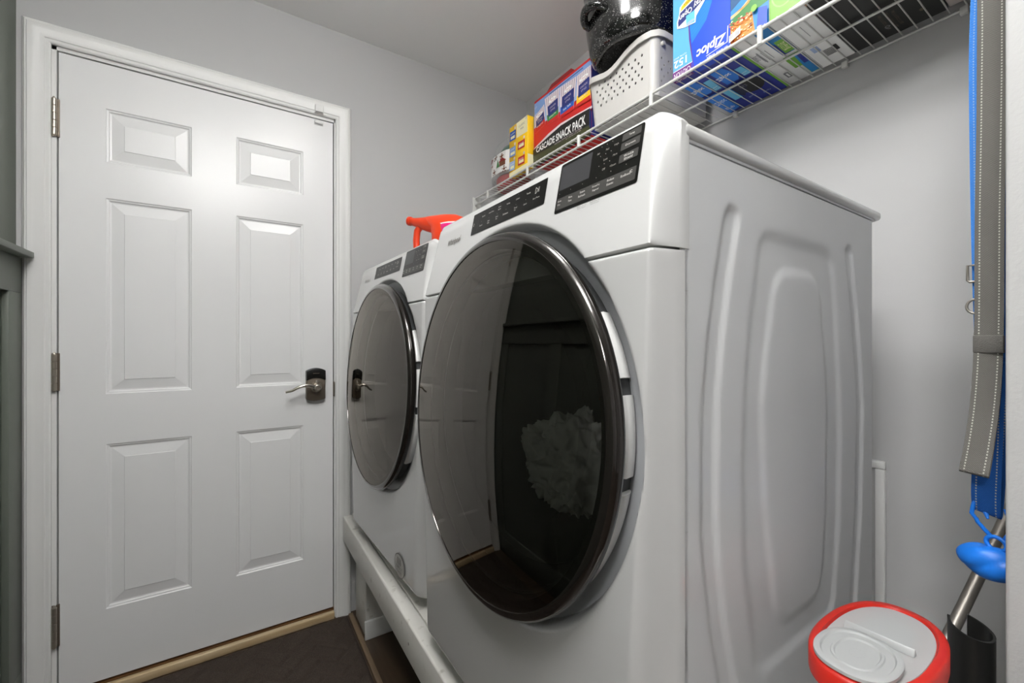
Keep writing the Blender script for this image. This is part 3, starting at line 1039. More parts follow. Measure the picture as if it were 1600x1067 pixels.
# laundry heaped in the dryer drum
bm = bmesh.new()
bmesh.ops.create_icosphere(bm, subdivisions=6, radius=1.0)
for v in bm.verts:
    p = v.co.copy()
    n1 = mnoise.noise(p * 1.7 + Vector((3, 1, 5))); n2 = mnoise.ridged_multi_fractal(p * 2.6, 1.0, 2.1, 3, 0.9, 2.0)
    n3 = mnoise.ridged_multi_fractal(p * 3.4 + Vector((n1, 0.5 * n1, 2)), 0.9, 2.0, 2, 0.8, 2.0)
    s_ = 1 + 0.22 * n1 + 0.16 * (n2 - 1.2) + 0.17 * (n3 - 1.0)
    v.co = Vector((p.x * 0.092 * s_, p.y * 0.150 * s_, p.z * 0.120 * s_ + (0.02 * n1)))
ld = finish('laundry', bm, M_cloth, smooth=80)
ld.location = (0.605, 0.690, 0.900)
tag(ld, 'white crumpled laundry heap behind the dark glass of the dryer door', 'laundry')

# ================================================================== DETERGENT JUG ON THE WASHER
jg = empty('detergent_jug', (0.62, 1.40, 1.418), 0.0, 'orange-red detergent jug with loop handle and spout standing on the washer', 'jug')
# built in the plane (a towards +Y and -X; b up); thickness along its normal
ja = math.radians(125)                      # direction of the spout
jd = Vector((math.cos(ja), math.sin(ja), 0)); jn = Vector((-jd.y, jd.x, 0))


def jp(a, b, t=0.0):
    return jd * a + jn * t + Vector((0, 0, b * 1.17))


bm = bmesh.new()
# trunk: stacked rounded sections, shoulders sloping into the spout
sec = [(0.0, -0.105, 0.030, 0.038), (0.008, -0.112, 0.038, 0.045), (0.05, -0.113, 0.040, 0.046), (0.095, -0.111, 0.039, 0.045), (0.125, -0.104, 0.044, 0.042), (0.143, -0.090, 0.070, 0.034), (0.156, -0.055, 0.085, 0.022), (0.161, -0.02, 0.08, 0.012)]
rings = []
for z, a0, a1, th in sec:
    ring = []
    for k in range(28):
        an = 2 * PI * k / 28
        ca, sa = math.cos(an), math.sin(an)
        e = 2 / 3.2
        ring.append(bm.verts.new(jp((a0 + a1) / 2 + (a1 - a0) / 2 * math.copysign(abs(ca) ** e, ca), z, th * math.copysign(abs(sa) ** e, sa))))
    rings.append(ring)
for A, Bq in zip(rings, rings[1:]):
    for k in range(28):
        bm.faces.new((A[k], A[(k + 1) % 28], Bq[(k + 1) % 28], Bq[k]))
bm.faces.new(rings[0][::-1]); bm.faces.new(rings[-1])
finish('jug_body', bm, M_orange, jg, smooth=60)
bm = bmesh.new()
tube(bm, [jp(0.03, 0.132), jp(0.07, 0.140), jp(0.105, 0.147), jp(0.128, 0.152), jp(0.140, 0.155), jp(0.1405, 0.155), jp(0.150, 0.157)], [0.030, 0.026, 0.019, 0.0145, 0.0140, 0.0165, 0.0165], 20)
finish('spout', bm, M_orange, jg, smooth=50)
bm = bmesh.new()
tube(bm, [jp(0.150, 0.157), jp(0.1508, 0.1572)], 0.0115, 16)
finish('spout_mouth', bm, mat('dark_orange', (120, 30, 14), 0.5), jg, smooth=50)
bm = bmesh.new()
tube(bm, [jp(0.095, 0.140), jp(0.113, 0.122), jp(0.117, 0.095), jp(0.115, 0.065), jp(0.105, 0.035), jp(0.085, 0.018), jp(0.055, 0.012), jp(0.03, 0.012)], [0.013, 0.0125, 0.0125, 0.0125, 0.013, 0.0135, 0.014, 0.014], 14)
finish('loop_handle', bm, M_orange, jg, smooth=60)
# label wrapped on the camera side of the trunk
lb = Art(lambda a, b, h: jg_label(a, b, h), base=0.0010, step=0.0005)


def jg_label(a, b, h):
    z = b
    th = 0.046
    a_c, hw = -0.037, 0.076
    ca = max(-0.999, min(0.999, (a - a_c) / hw))
    e = 2 / 3.2
    sa = (1 - abs(ca) ** (1 / e)) ** e
    return jp(a, z, th * sa + h)


def lab_patch(pts, m, n=6):
    # subdivided so that it follows the trunk
    (a0, b0), (a1, b1) = pts
    for i in range(n):
        u0, u1 = a0 + (a1 - a0) * i / n, a0 + (a1 - a0) * (i + 1) / n
        lb.rect(u0, u1, b0, b1, m)
        lb.h -= lb.step
    lb.h += lb.step


M_lw = mat('label_white', (232, 230, 228), 0.35); M_pink = mat('label_pink', (222, 36, 120), 0.35); M_ly = mat('label_yellow', (246, 206, 40), 0.35); M_lg = mat('label_grey_blue', (96, 110, 140), 0.35)
lab_patch(((-0.095, 0.03), (0.012, 0.128)), M_lw)
lab_patch(((-0.088, 0.098), (0.000, 0.124)), M_pink)
lb.oval(-0.012, 0.092, 0.012, 0.010, M_lg)
lb.oval(-0.030, 0.080, 0.020, 0.014, M_ly)
lb.oval(-0.002, 0.076, 0.006, 0.010, mat('label_blue', (110, 176, 226), 0.35))
lb.done('label', jg)

# ================================================================== WIRE SHELF
SX0, SX1, SZ = 1.012, 1.322, 1.8795
SY0, SY1 = 0.1045, 1.900
sh = empty('wire_shelf', (SX0, 1.0, SZ), 0, 'white wire shelf along the right wall above the washer and dryer', 'shelf')
sl = lambda x, y, z: (x - SX0, y - 1.0, z - SZ)
ry0, ry1 = SY0 + 0.004, SY1 - 0.004


def rod(name, x, z, r):
    bm = bmesh.new()
    tube(bm, [sl(x, ry0, z), sl(x, ry1, z)], r, 10)
    return finish(name, bm, M_wire, sh, smooth=50)


rod('front_rod', SX0, SZ - 0.0025, 0.0040)
rod('lip_rod', SX0 - 0.001, 1.8425, 0.0040)
rod('middle_rod', 1.174, SZ - 0.0035, 0.0030)
rod('rear_rod', SX1, SZ - 0.0030, 0.0030)
bm0 = bmesh.new()
tube(bm0, [(-0.001, 0, 0.0020), (0.15, 0, 0.0020), (0.309, 0, 0.0020)], 0.0014, 6)
w0 = finish('cross_wire', bm0, M_wire, sh, smooth=60)
y = 0.129
first = True
while y < ry1 - 0.005:
    o = w0 if first else w0.copy()
    if not first:
        COL.objects.link(o); o.parent = sh
    o.location = (0, y - 1.0, 0)
    first = False
    y += 0.0266
for y in (0.205, 0.511, 0.817, 1.128, 1.442, 1.772):
    bm = bmesh.new()
    tube(bm, [sl(SX0 - 0.0015, y, 1.8405), sl(SX0 - 0.0015, y, 1.8815)], 0.0062, 12)
    finish('lip_post', bm, M_wire, sh, smooth=50)
for y in (0.24, 0.455, 0.742, 1.06, 1.37, 1.68):
    bm = bmesh.new()
    box(bm, SX1 - 0.0065 - SX0, SX1 + 0.0055 - SX0, y - 0.007 - 1.0, y + 0.007 - 1.0, -0.014, 0.0025)
    finish('wall_clip', bm, M_wire, sh, bevel=0.002)
for nm, y in (('end_bracket', 1.9035), ('end_bracket', 0.1085)):
    bm = bmesh.new()
    box(bm, -0.014, 0.03, y - 0.004 - 1.0, y + 0.004 - 1.0, -0.075, 0.003)
    finish(nm, bm, M_wire, sh, bevel=0.002)

# ================================================================== THINGS ON THE SHELF
ZS = 1.8835


def colour(n, c, r=0.4):
    return mat('ink_' + n, c, r)


K_white = colour('white', (238, 238, 236)); K_navy = colour('navy', (34, 44, 110)); K_red = colour('red', (190, 34, 30)); K_dkred = colour('dark_red', (132, 24, 26))
K_sky = colour('sky', (120, 150, 200)); K_sky2 = colour('sky_pale', (156, 178, 214)); K_pinkw = colour('pinkish_white', (220, 204, 208)); K_green = colour('green', (52, 122, 56)); K_blue = colour('blue', (32, 84, 170))
K_yel = colour('yellow', (244, 196, 20)); K_dyel = colour('amber', (232, 150, 24)); K_dkgreen = colour('dark_olive', (58, 62, 34)); K_black = colour('black', (24, 24, 22)); K_brown = colour('brown', (110, 66, 38))
K_zblue = colour('z_blue', (20, 72, 200)); K_zdark = colour('z_dark_blue', (26, 42, 140)); K_zlight = colour('z_light_blue', (92, 170, 224)); K_zmid = colour('z_mid_blue', (22, 118, 214)); K_purple = colour('purple', (104, 36, 120)); K_cyan = colour('cyan', (98, 186, 222))
K_lime = colour('lime', (112, 170, 52)); K_orange = colour('orange_food', (216, 134, 54)); K_tan = colour('tan', (214, 176, 128)); K_grey = colour('grey_print', (128, 128, 132)); K_cream = colour('cream', (240, 232, 190)); K_kraft = colour('kraft', (170, 134, 100)); K_teal = colour('teal_blue', (20, 124, 190))
K_dkteal = colour('dark_teal', (10, 76, 124))


def shelf_box(name, x0, x1, y0, y1, h, m, label, cat, lean=0.0, flap=False, group=None):
    """carton standing on the shelf; front is its -X face; local origin at its base centre"""
    t = empty(name, ((x0 + x1) / 2, (y0 + y1) / 2, ZS), 0, label, cat, group)
    hx, hy = (x1 - x0) / 2, (y1 - y0) / 2
    bm = bmesh.new()
    v = box(bm, -hx, hx, -hy, hy, 0, h)
    if lean:
        for q in v:
            if q.co.z > 0.01 and q.co.x < 0: q.co.x -= lean
    finish('carton', bm, m, t, bevel=0.0012, seg=1)

    def front(a, b, hh):          # a to the right as seen from the room, b up, from lower left corner
        return (-hx - hh - lean * b / h, hy - a, b)

    def bottom(a, b, hh):         # a to the right, b from the front edge backwards
        return (-hx + b, hy - a, -hh)

    def near(a, b, hh):           # face towards -Y: a from the front edge backwards
        return (-hx + a, -hy - hh, b)
    return t, front, bottom, near


# --- snack carton
t, fr, bt, nr = shelf_box('snack_carton', 1.048, 1.30, 1.1030, 1.444, 0.278, [K_red, K_navy], 'wide red and blue snack carton lettered CASCADE SNACK PACK on the wire shelf', 'box', lean=0.0)
for o_ in t.children:
    for p_ in o_.data.polygons:
        if p_.normal.y < -0.9: p_.material_index = 1
A = Art(lambda a, b, h: fr(1.0356 * a - 0.0142 + 0.0015, 1.0356 * b + 0.0253, h), step=0.00012)
A.rect(0.013, 0.342, -0.024, 0.241, K_navy)
A.poly([(0.013, 0.185), (0.342, 0.185), (0.342, 0.241), (0.013, 0.241)], K_red)
A.poly([(0.0135, 0.13), (0.342, 0.13), (0.342, 0.233), (0.0135, 0.233)], K_sky)
A.poly([(0.0135, 0.13), (0.342, 0.13), (0.342, 0.195), (0.0135, 0.19)], K_sky2)
A.rect(0.11, 0.30, 0.2245, 0.2275, K_navy)
A.text('32 CT', 0.022, 0.214, 0.018, 0.006, K_pinkw)
A.poly([(0.010, 0.135), (0.342, 0.125), (0.342, 0.060), (0.190, 0.083), (0.112, 0.076), (0.010, 0.052)], K_red)
bags = [((0.0135, 0.180), (0.079, 0.203), (0.085, 0.122), (0.020, 0.110), K_red), ((0.083, 0.220), (0.173, 0.220), (0.167, 0.110), (0.103, 0.112), K_green), ((0.177, 0.218), (0.269, 0.212), (0.254, 0.101), (0.180, 0.102), K_blue), ((0.273, 0.210), (0.342, 0.212), (0.342, 0.096), (0.270, 0.100), K_yel)]
for a, b, c, d, k in bags:
    A.poly([a, b, c, d], K_pinkw)
    L_ = lambda u, w: tuple((a[i] * (1 - u) + b[i] * u) * (1 - w) + (d[i] * (1 - u) + c[i] * u) * w for i in (0, 1))
    for s_ in range(7):
        u = 0.1 + s_ * 0.13
        A.poly([L_(u, 0.02), L_(u + 0.03, 0.02), L_(u + 0.03, 0.34), L_(u, 0.34)], K_grey)
        A.h -= A.step
    A.h += A.step
    A.poly([L_(0.02, 0.66), L_(0.97, 0.6), L_(1, 1), L_(0, 1)], k)
    A.poly([L_(0.02, 0.9), L_(0.98, 0.86), L_(1, 1), L_(0, 1)], K_red)
    A.poly([L_(0.14, 0.36), L_(0.92, 0.30), L_(0.95, 0.70), L_(0.12, 0.74)], K_navy)
    m0 = L_(0.52, 0.22)
    A.oval(m0[0], m0[1], 0.022, 0.007, K_white, rot=0.1)
    A.text('Tim\'s', m0[0], m0[1], 0.024, 0.007, K_red, rot=0.1)
    m1 = L_(0.53, 0.46); m2 = L_(0.53, 0.58)
    A.text('CASCADE', m1[0], m1[1], 0.036, 0.0065, K_pinkw, rot=0.08)
    A.text('STYLE', m2[0], m2[1], 0.026, 0.0065, K_pinkw, rot=0.08)
    m3 = L_(0.5, 0.78)
    A.text({0: 'Original', 1: 'Jalapeño', 2: 'Sea Salt', 3: 'Honey BBQ'}[bags.index((a, b, c, d, k))], m3[0], m3[1], 0.042, 0.0075, K_white, rot=0.10)
A.poly([(0.020, 0.052), (0.112, 0.073), (0.187, 0.081), (0.350, 0.070), (0.350, 0.062), (0.260, 0.066), (0.187, 0.073), (0.112, 0.062), (0.020, 0.044)], K_pinkw)
A.poly([(0.012, 0.046), (0.112, 0.062), (0.187, 0.072), (0.265, 0.071), (0.338, 0.066), (0.338, 0.012), (0.012, 0.012)], K_black)
A.poly([(0.013, -0.024), (0.342, -0.024), (0.342, 0.010), (0.20, 0.014), (0.02, 0.020), (0.013, 0.026)], K_dkgreen)
A.poly([(0.338, 0.0), (0.342, 0.0), (0.342, 0.066), (0.338, 0.066)], K_navy)
A.text('CASCADE SNACK PACK', 0.176, 0.0375, 0.286, 0.028, K_white, bold=0.025, f=lambda x, y: (x, y * (1 + 0.5 * x / 0.288) + 0.006 * x / 0.288 * 0 + (0.0 if True else 0)))
A.text('NATURAL POTATO CHIPS 1 OZ BAGS', 0.225, 0.0165, 0.150, 0.0048, K_pinkw)
A.text('32 - 1 OZ NET WT (2 LBS)', 0.255, 0.0090, 0.080, 0.0042, K_pinkw)
A.done('printed_front', t)
bm = bmesh.new()
prism(bm, [(0.04, 0.2785), (0.25, 0.2785), (0.21, 0.312), (0.09, 0.312)], lambda a, b: (-0.110 + (b - 0.2785) * 0.10, 0.1705 - a, b), lambda a, b: (-0.1075 + (b - 0.2785) * 0.10, 0.1705 - a, b))
finish('carton_flap', bm, K_dkred, t)

# --- yellow cracker carton
t, fr, bt, nr = shelf_box('cracker_carton', 1.014, 1.046, 1.4455, 1.586, 0.215, [K_yel], 'tall yellow carton with six pictures of snack packets, left of the snack carton', 'box')
A = Art(fr)
A.rect(0.0, 0.140, 0.0, 0.016, K_cream)
A.poly([(0.058, 0.150), (0.140, 0.146), (0.140, 0.214), (0.058, 0.214)], K_cream)
A.text('CLASSIC', 0.098, 0.192, 0.046, 0.009, K_grey)
A.text('MIX', 0.100, 0.176, 0.024, 0.009, K_grey)
A.text('CT', 0.130, 0.206, 0.010, 0.007, K_blue)
for (a0, a1, b0, b1, k, w) in ((0.004, 0.054, 0.150, 0.194, K_blue, 'Grahams'), (0.068, 0.123, 0.090, 0.126, K_red, 'Cheez'), (0.004, 0.054, 0.080, 0.124, K_sky, 'Chips'), (0.070, 0.123, 0.022, 0.060, K_red, 'Ritz'), (0.004, 0.050, 0.020, 0.062, K_sky2, 'Nutter')):
    A.poly([(a0, b0 + 0.004), (a1 - 0.003, b0), (a1, b1 - 0.003), (a0 + 0.003, b1)], k)
    A.poly([(a0 + 0.008, b0 + 0.010), (a1 - 0.009, b0 + 0.008), (a1 - 0.008, b0 + 0.020), (a0 + 0.009, b0 + 0.022)], K_cream)
    A.text(w, (a0 + a1) / 2, b1 - 0.012, 0.034, 0.008, K_white, rot=0.06)
    A.oval(a1 - 0.006, b1 + 0.006, 0.006, 0.006, K_pinkw)
A.done('printed_front', t)
A = Art(nr)
A.rect(0.0, 0.031, 0.0, 0.055, K_cream)
A.done('printed_side', t)

# --- clear bag of gingerbread pieces
bgm = empty('gingerbread_bag', (1.118, 1.712, ZS), 0, 'clear bag with white label numbered 104, in the shelf corner by the far wall', 'bag')
bm = bmesh.new()
sec = [(0.0, 0.088, 0.075), (0.01, 0.098, 0.085), (0.06, 0.100, 0.088), (0.12, 0.098, 0.082), (0.16, 0.095, 0.068), (0.19, 0.090, 0.045), (0.215, 0.084, 0.022), (0.232, 0.080, 0.008)]
rings = []
for z, hy, hx in sec:
    ring = []
    for k in range(32):
        an = 2 * PI * k / 32
        wob = 1 + 0.05 * mnoise.noise(Vector((math.cos(an) * 2, math.sin(an) * 2, z * 30)))
        ca, sa = math.cos(an), math.sin(an)
        ring.append(bm.verts.new((hx * math.copysign(abs(ca) ** 0.6, ca) * wob - 0.35 * max(0, z - 0.12), hy * math.copysign(abs(sa) ** 0.6, sa) * wob, z)))
    rings.append(ring)
for P_, Q_ in zip(rings, rings[1:]):
    for k in range(32):
        bm.faces.new((P_[k], P_[(k + 1) % 32], Q_[(k + 1) % 32], Q_[k]))
bm.faces.new(rings[0][::-1]); bm.faces.new(rings[-1])
finish('bag_film', bm, M_film, bgm, smooth=70)
bm = bmesh.new()
lathe(bm, [(0.0, 0.003), (0.078, 0.003), (0.086, 0.018), (0.090, 0.045), (0.082, 0.055), (0, 0.060)], lambda a, b, h: (a * 0.90, b, h), 32)
finish('red_tray', bm, mat('tray_red', (158, 26, 22), 0.3), bgm, smooth=50)
bm = bmesh.new()
lathe(bm, [(0.0, 0.061), (0.080, 0.061), (0.088, 0.09), (0.086, 0.13), (0.070, 0.155), (0, 0.160)], lambda a, b, h: (a * 0.88, b, h), 32)
finish('white_filling', bm, K_white, bgm, smooth=50)
bm = bmesh.new()
lathe(bm, [(0.0, 0.161), (0.066, 0.161), (0.060, 0.188), (0.040, 0.205), (0, 0.212)], lambda a, b, h: (a * 0.45 - 0.022, b * 1.1 + 0.012, h), 24)
finish('green_ribbon_knot', bm, mat('foil_green', (42, 96, 72), 0.35), bgm, smooth=50)


def bag_front(a, b, hh):            # wraps the front of the bag
    y = 0.092 - a
    k = max(-0.98, min(0.98, y / 0.102))
    x = -(0.0895 if b < 0.13 else 0.0895 - 0.25 * (b - 0.13)) * (1 - abs(k) ** 3.3) ** 0.30
    return (x - hh, y, b)


A = Art(bag_front, base=0.003)


def bag_rect(a0, a1, b0, b1, m):
    for i in range(8):
        for j in range(2):
            u0, u1 = a0 + (a1 - a0) * i / 8, a0 + (a1 - a0) * (i + 1) / 8
            v0, v1 = b0 + (b1 - b0) * j / 2, b0 + (b1 - b0) * (j + 1) / 2
            A.rect(u0, u1, v0, v1, m); A.h -= A.step
    A.h += A.step


bag_rect(0.008, 0.174, 0.058, 0.152, K_white)
A.oval(0.034, 0.136, 0.019, 0.011, K_dkred)
A.text('Create', 0.034, 0.136, 0.026, 0.007, K_white)
A.text('104', 0.032, 0.108, 0.044, 0.013, K_dkred)
for a, b, r in ((0.078, 0.138, 0.011), (0.132, 0.128, 0.012), (0.150, 0.066, 0.010), (0.070, 0.072, 0.011)):
    for dx, dy, q in ((0, 0, 1), (0, 0.011, 0.6), (-0.011, 0.002, 0.5), (0.011, 0.002, 0.5), (-0.007, -0.011, 0.5), (0.007, -0.011, 0.5)):
        A.oval(a + dx, b + dy, r * 0.62 * q, r * 0.62 * q, K_brown, 10)
A.poly([(0.090, 0.085), (0.118, 0.085), (0.104, 0.122)], K_green)
A.rect(0.118, 0.158, 0.084, 0.104, K_brown)
A.poly([(0.112, 0.104), (0.164, 0.104), (0.138, 0.120)], K_dkred)
A.done('label', bgm)

# --- white perforated basket with the speckled pot
bs = empty('plastic_basket', (1.165, 0.955, ZS), 0, 'white perforated plastic basket on the wire shelf holding the black pot', 'basket')
bx0, bx1, by0, by1 = 1.032, 1.300, 0.822, 1.080


def holed(poly, holes, frame, th):
    """flat plate with round holes, given thickness along h"""
    bm = bmesh.new()
    edges = []
    def loop(pts):
        vs = [bm.verts.new((a, b, 0)) for a, b in pts]
        for i in range(len(vs)):
            edges.append(bm.edges.new((vs[i], vs[(i + 1) % len(vs)])))
    loop(poly)
    for (a, b, ra, rb) in holes:
        loop([(a + ra * math.cos(2 * PI * k / 10), b + rb * math.sin(2 * PI * k / 10)) for k in range(10)])
    bmesh.ops.triangle_fill(bm, edges=edges, use_beauty=True)
    ex = bmesh.ops.extrude_face_region(bm, geom=bm.faces[:])
    bmesh.ops.translate(bm, vec=(0, 0, th), verts=[g for g in ex['geom'] if isinstance(g, bmesh.types.BMVert)])
    for v in bm.verts:
        v.co = Vector(frame(v.co.x, v.co.y, v.co.z))
    return bm


rimpts = [(0.842, 2.066), (0.867, 2.068), (0.899, 2.063), (0.92, 2.057), (0.937, 2.050), (0.955, 2.043), (0.973, 2.038), (0.99, 2.0365), (1.006, 2.038), (1.03, 2.044), (1.060, 2.051)]
bloc = lambda x, y, z: (x - 1.165, y - 0.955, z - ZS)
flare = lambda z: 0.012 * (z - ZS) / 0.18
front_poly = [(1.060, ZS + 0.004), (0.842, ZS + 0.004)] + rimpts
hol = []
for j, z in enumerate((1.950, 1.967, 1.984, 2.001, 2.018)):
    for i in range(9):
        y = 0.868 + i * 0.0235 + (0.012 if j % 2 else 0)
        top = np.interp(y, [p[0] for p in rimpts], [p[1] for p in rimpts])
        if y < 1.052 and z < top - 0.012:
            hol.append((y, z, 0.0034, 0.0044))
bm = holed(front_poly, hol, lambda a, b, h: bloc(bx0 - flare(b) + h, a + (a - 0.951) / 0.109 * flare(b), b), 0.0025)
finish('front_wall', bm, M_basket, bs)
hol = []
for j, z in enumerate((1.932, 1.948, 1.964, 1.980, 1.996)):
    for i in range(9):
        x = 1.063 + i * 0.0245 + (0.012 if j % 2 else 0)
        if x < 1.270: hol.append((x, z, 0.0030, 0.0038))
side_poly = [(bx0 + 0.020, ZS + 0.004), (bx1 - 0.02, ZS + 0.004), (bx1 - 0.02, 2.066), (bx0 + 0.02, 2.066)]
bm = holed(side_poly, hol, lambda a, b, h: bloc(a - (flare(b) if a < bx0 + 0.05 else 0), by0 - flare(b) + h, b), 0.0025)
finish('side_wall', bm, M_basket, bs)
bm = holed(side_poly, hol, lambda a, b, h: bloc(a - (flare(b) if a < bx0 + 0.05 else 0), by1 + flare(b) - h, b), 0.0025)
finish('side_wall', bm, M_basket, bs)
bm = bmesh.new()
box(bm, *[bx1 - 0.0025 - 1.165, bx1 - 1.165, by0 + 0.02 - 0.955, by1 - 0.02 - 0.955, 0.004, 0.182])
finish('back_wall', bm, M_basket, bs)
for (cx, cy, a0, zt) in ((bx0 + 0.02, by0 + 0.02, 180, 2.066), (bx0 + 0.02, by1 - 0.02, 90, 2.052), (bx1 - 0.02, by0 + 0.02, 270, 2.066), (bx1 - 0.02, by1 - 0.02, 0, 2.066)):
    bm = bmesh.new()
    sx_ = -1 if cx < 1.165 else 1; sy_ = -1 if cy < 0.955 else 1
    for k in range(6):
        q = []
        for kk in (k, k + 1):
            an = math.radians(a0 + 90 * kk / 6)
            q.append((cx + 0.02 * math.cos(an), cy + 0.02 * math.sin(an)))
        fz = 0.012
        lo = [bloc(p[0], p[1], ZS + 0.004) for p in q]
        hi = [bloc(p[0] + (sx_ * fz if cx < 1.165 else 0), p[1] + sy_ * fz, zt) for p in q]
        bm.faces.new([bm.verts.new(v) for v in (lo[0], lo[1], hi[1], hi[0])])
    bmesh.ops.remove_doubles(bm, verts=bm.verts, dist=1e-5)
    finish('corner', bm, M_basket, bs, smooth=60)
bm = bmesh.new()
box(bm, bx0 + 0.004 - 1.165, bx1 - 0.004 - 1.165, by0 + 0.004 - 0.955, by1 - 0.004 - 0.955, 0.0, 0.005)
finish('basket_bottom', bm, M_basket, bs, bevel=0.002)
# rolled rim: front dips, sides run straight
path = [(bx0 - 0.012 - 0.001, p[0], p[1]) for p in rimpts]
loop = path + [(bx0 - 0.008, 1.076, 2.055), (bx0 + 0.005, 1.089, 2.058), (bx0 + 0.02, 1.0905, 2.061), (1.15, 1.0905, 2.066), (bx1 - 0.02, 1.0905, 2.066), (bx1 + 0.001, 1.078, 2.066), (bx1 + 0.002, 1.05, 2.066), (bx1 + 0.002, 0.84, 2.066), (bx1, 0.822, 2.066), (bx1 - 0.02, 0.809, 2.066), (1.15, 0.8085, 2.066), (bx0 + 0.02, 0.8085, 2.066), (bx0 + 0.003, 0.813, 2.066), (bx0 - 0.009, 0.826, 2.066)]
bm = bmesh.new()
# flat flange hanging outward, following the loop
N_ = len(loop)
cen = Vector((1.165, 0.955, 0))
cols = []
for i, p in enumerate(loop):
    a = Vector(loop[i - 1]); c = Vector(loop[(i + 1) % N_])
    tdir = (c - a); tdir.z = 0; tdir.normalize()
    out = Vector((tdir.y, -tdir.x, 0))
    if out.dot(Vector((p[0], p[1], 0)) - cen) < 0: out = -out
    pv = Vector(p)
    cols.append([bm.verts.new(Vector(bloc(*(pv + d)))) for d in (Vector((0, 0, -0.001)), Vector((0, 0, 0.003)), out * 0.004 + Vector((0, 0, 0.003)), out * 0.0085 + Vector((0, 0, 0.0005)), out * 0.0100 + Vector((0, 0, -0.019)), out * 0.0070 + Vector((0, 0, -0.019)), out * 0.004 + Vector((0, 0, -0.002)))])
for i in range(N_):
    P_, Q_ = cols[i], cols[(i + 1) % N_]
    for k in range(7):
        bm.faces.new((P_[k], P_[(k + 1) % 7], Q_[(k + 1) % 7], Q_[k]))
finish('rim', bm, M_basket, bs, smooth=40)
bm = bmesh.new()
tube(bm, [bloc(1.052, 0.812, 2.034), bloc(1.052, 0.803, 2.034)], 0.0062, 12)
finish('stacking_peg', bm, M_basket, bs, smooth=40)

pt = empty('enamel_pot', (1.096, 0.938, 2.0695), 0, 'black white-speckled enamel pot resting on top of the white basket', 'pot')
pr = [(0.0, 0.012), (0.095, 0.011), (0.112, 0.005), (0.126, 0.003), (0.137, 0.006), (0.147, 0.016), (0.1535, 0.032), (0.158, 0.060), (0.164, 0.095), (0.170, 0.140), (0.172, 0.180), (0.172, 0.228), (0.175, 0.232), (0.175, 0.238), (0.170, 0.238), (0.166, 0.20), (0.155, 0.09), (0.142, 0.03), (0.0, 0.022)]
bm = bmesh.new()
lathe(bm, pr, lambda a, b, h: (a, b, h), 96)
finish('pot_body', bm, M_enamel, pt, smooth=60)
for base in (168, 348):
    bm = bmesh.new()
    hp = []
    for k in range(15):
        q = k / 14
        an = math.radians(base - 17 + 34 * q)
        rr = 0.156 + 0.036 * math.sin(PI * q) ** 0.45
        hp.append((rr * math.cos(an), rr * math.sin(an), 0.098 + 0.016 * math.sin(PI * q)))
    tube(bm, hp, [0.0125] * 15, 14)
    finish('pot_handle', bm, M_enamel, pt, smooth=60)

# --- blue zip-bag carton, standing upside down
t, fr, bt, nr = shelf_box('zip_bag_carton', 1.028, 1.3135, 0.591, 0.755, 0.298, [K_zblue], 'blue carton of zip bags standing upside down beside the white basket', 'box')
A = Art(fr, step=0.00012)
Wz = 0.164
A.poly([(0.0, 0.0), (Wz, 0.0), (Wz, 0.297), (0.0, 0.297)], K_zblue)
A.poly([(0.0, 0.026), (0.061, 0.026), (0.055, 0.056), (0.050, 0.090), (0.048, 0.128), (0.052, 0.170), (0.07, 0.215), (0.10, 0.297), (0.0, 0.297)], K_zlight)
A.poly([(0.061, 0.0), (0.065, 0.0), (0.058, 0.056), (0.053, 0.090), (0.051, 0.128), (0.055, 0.170), (0.073, 0.215), (0.103, 0.297), (0.10, 0.297), (0.07, 0.215), (0.052, 0.170), (0.048, 0.128), (0.050, 0.090), (0.055, 0.056), (0.061, 0.02)], K_purple)
A.poly([(0.058, 0.075), (0.10, 0.112), (0.116, 0.150), (0.118, 0.2), (0.075, 0.2), (0.056, 0.165), (0.052, 0.125)], K_zmid)
A.poly([(0.118, 0.160), (0.150, 0.16), (0.164, 0.175), (0.164, 0.23), (0.11, 0.23)], K_dkteal)
for k in range(9):
    A.poly([(0.056, 0.090 + k * 0.010), (0.062 + 0.04, 0.118 + k * 0.008), (0.062 + 0.04, 0.121 + k * 0.008), (0.056, 0.094 + k * 0.010)], K_teal); A.h -= A.step
A.h += A.step
A.poly([(0.0, 0.0), (0.058, 0.0), (0.058, 0.0245), (0.0, 0.0245)], K_purple)
A.rect(0.0, 0.060, 0.0245, 0.0262, K_white)
A.text('CAUTION', 0.029, 0.012, 0.050, 0.015, K_white, rot=PI)
A.text('152', 0.0235, 0.0435, 0.040, 0.021, K_white, rot=PI, bold=0.02)
A.text('TOTAL BAGS', 0.0235, 0.0595, 0.040, 0.0045, K_white, rot=PI)
A.text('Ziploc', 0.113, 0.0385, 0.082, 0.033, K_white, rot=PI, shear=0.18, bold=0.03)
A.poly([(0.100, 0.016), (0.158, 0.020), (0.160, 0.060), (0.158, 0.060), (0.156, 0.0215), (0.100, 0.0175)], K_white)
A.text('Brand Bags', 0.130, 0.0100, 0.055, 0.007, K_white, rot=PI)
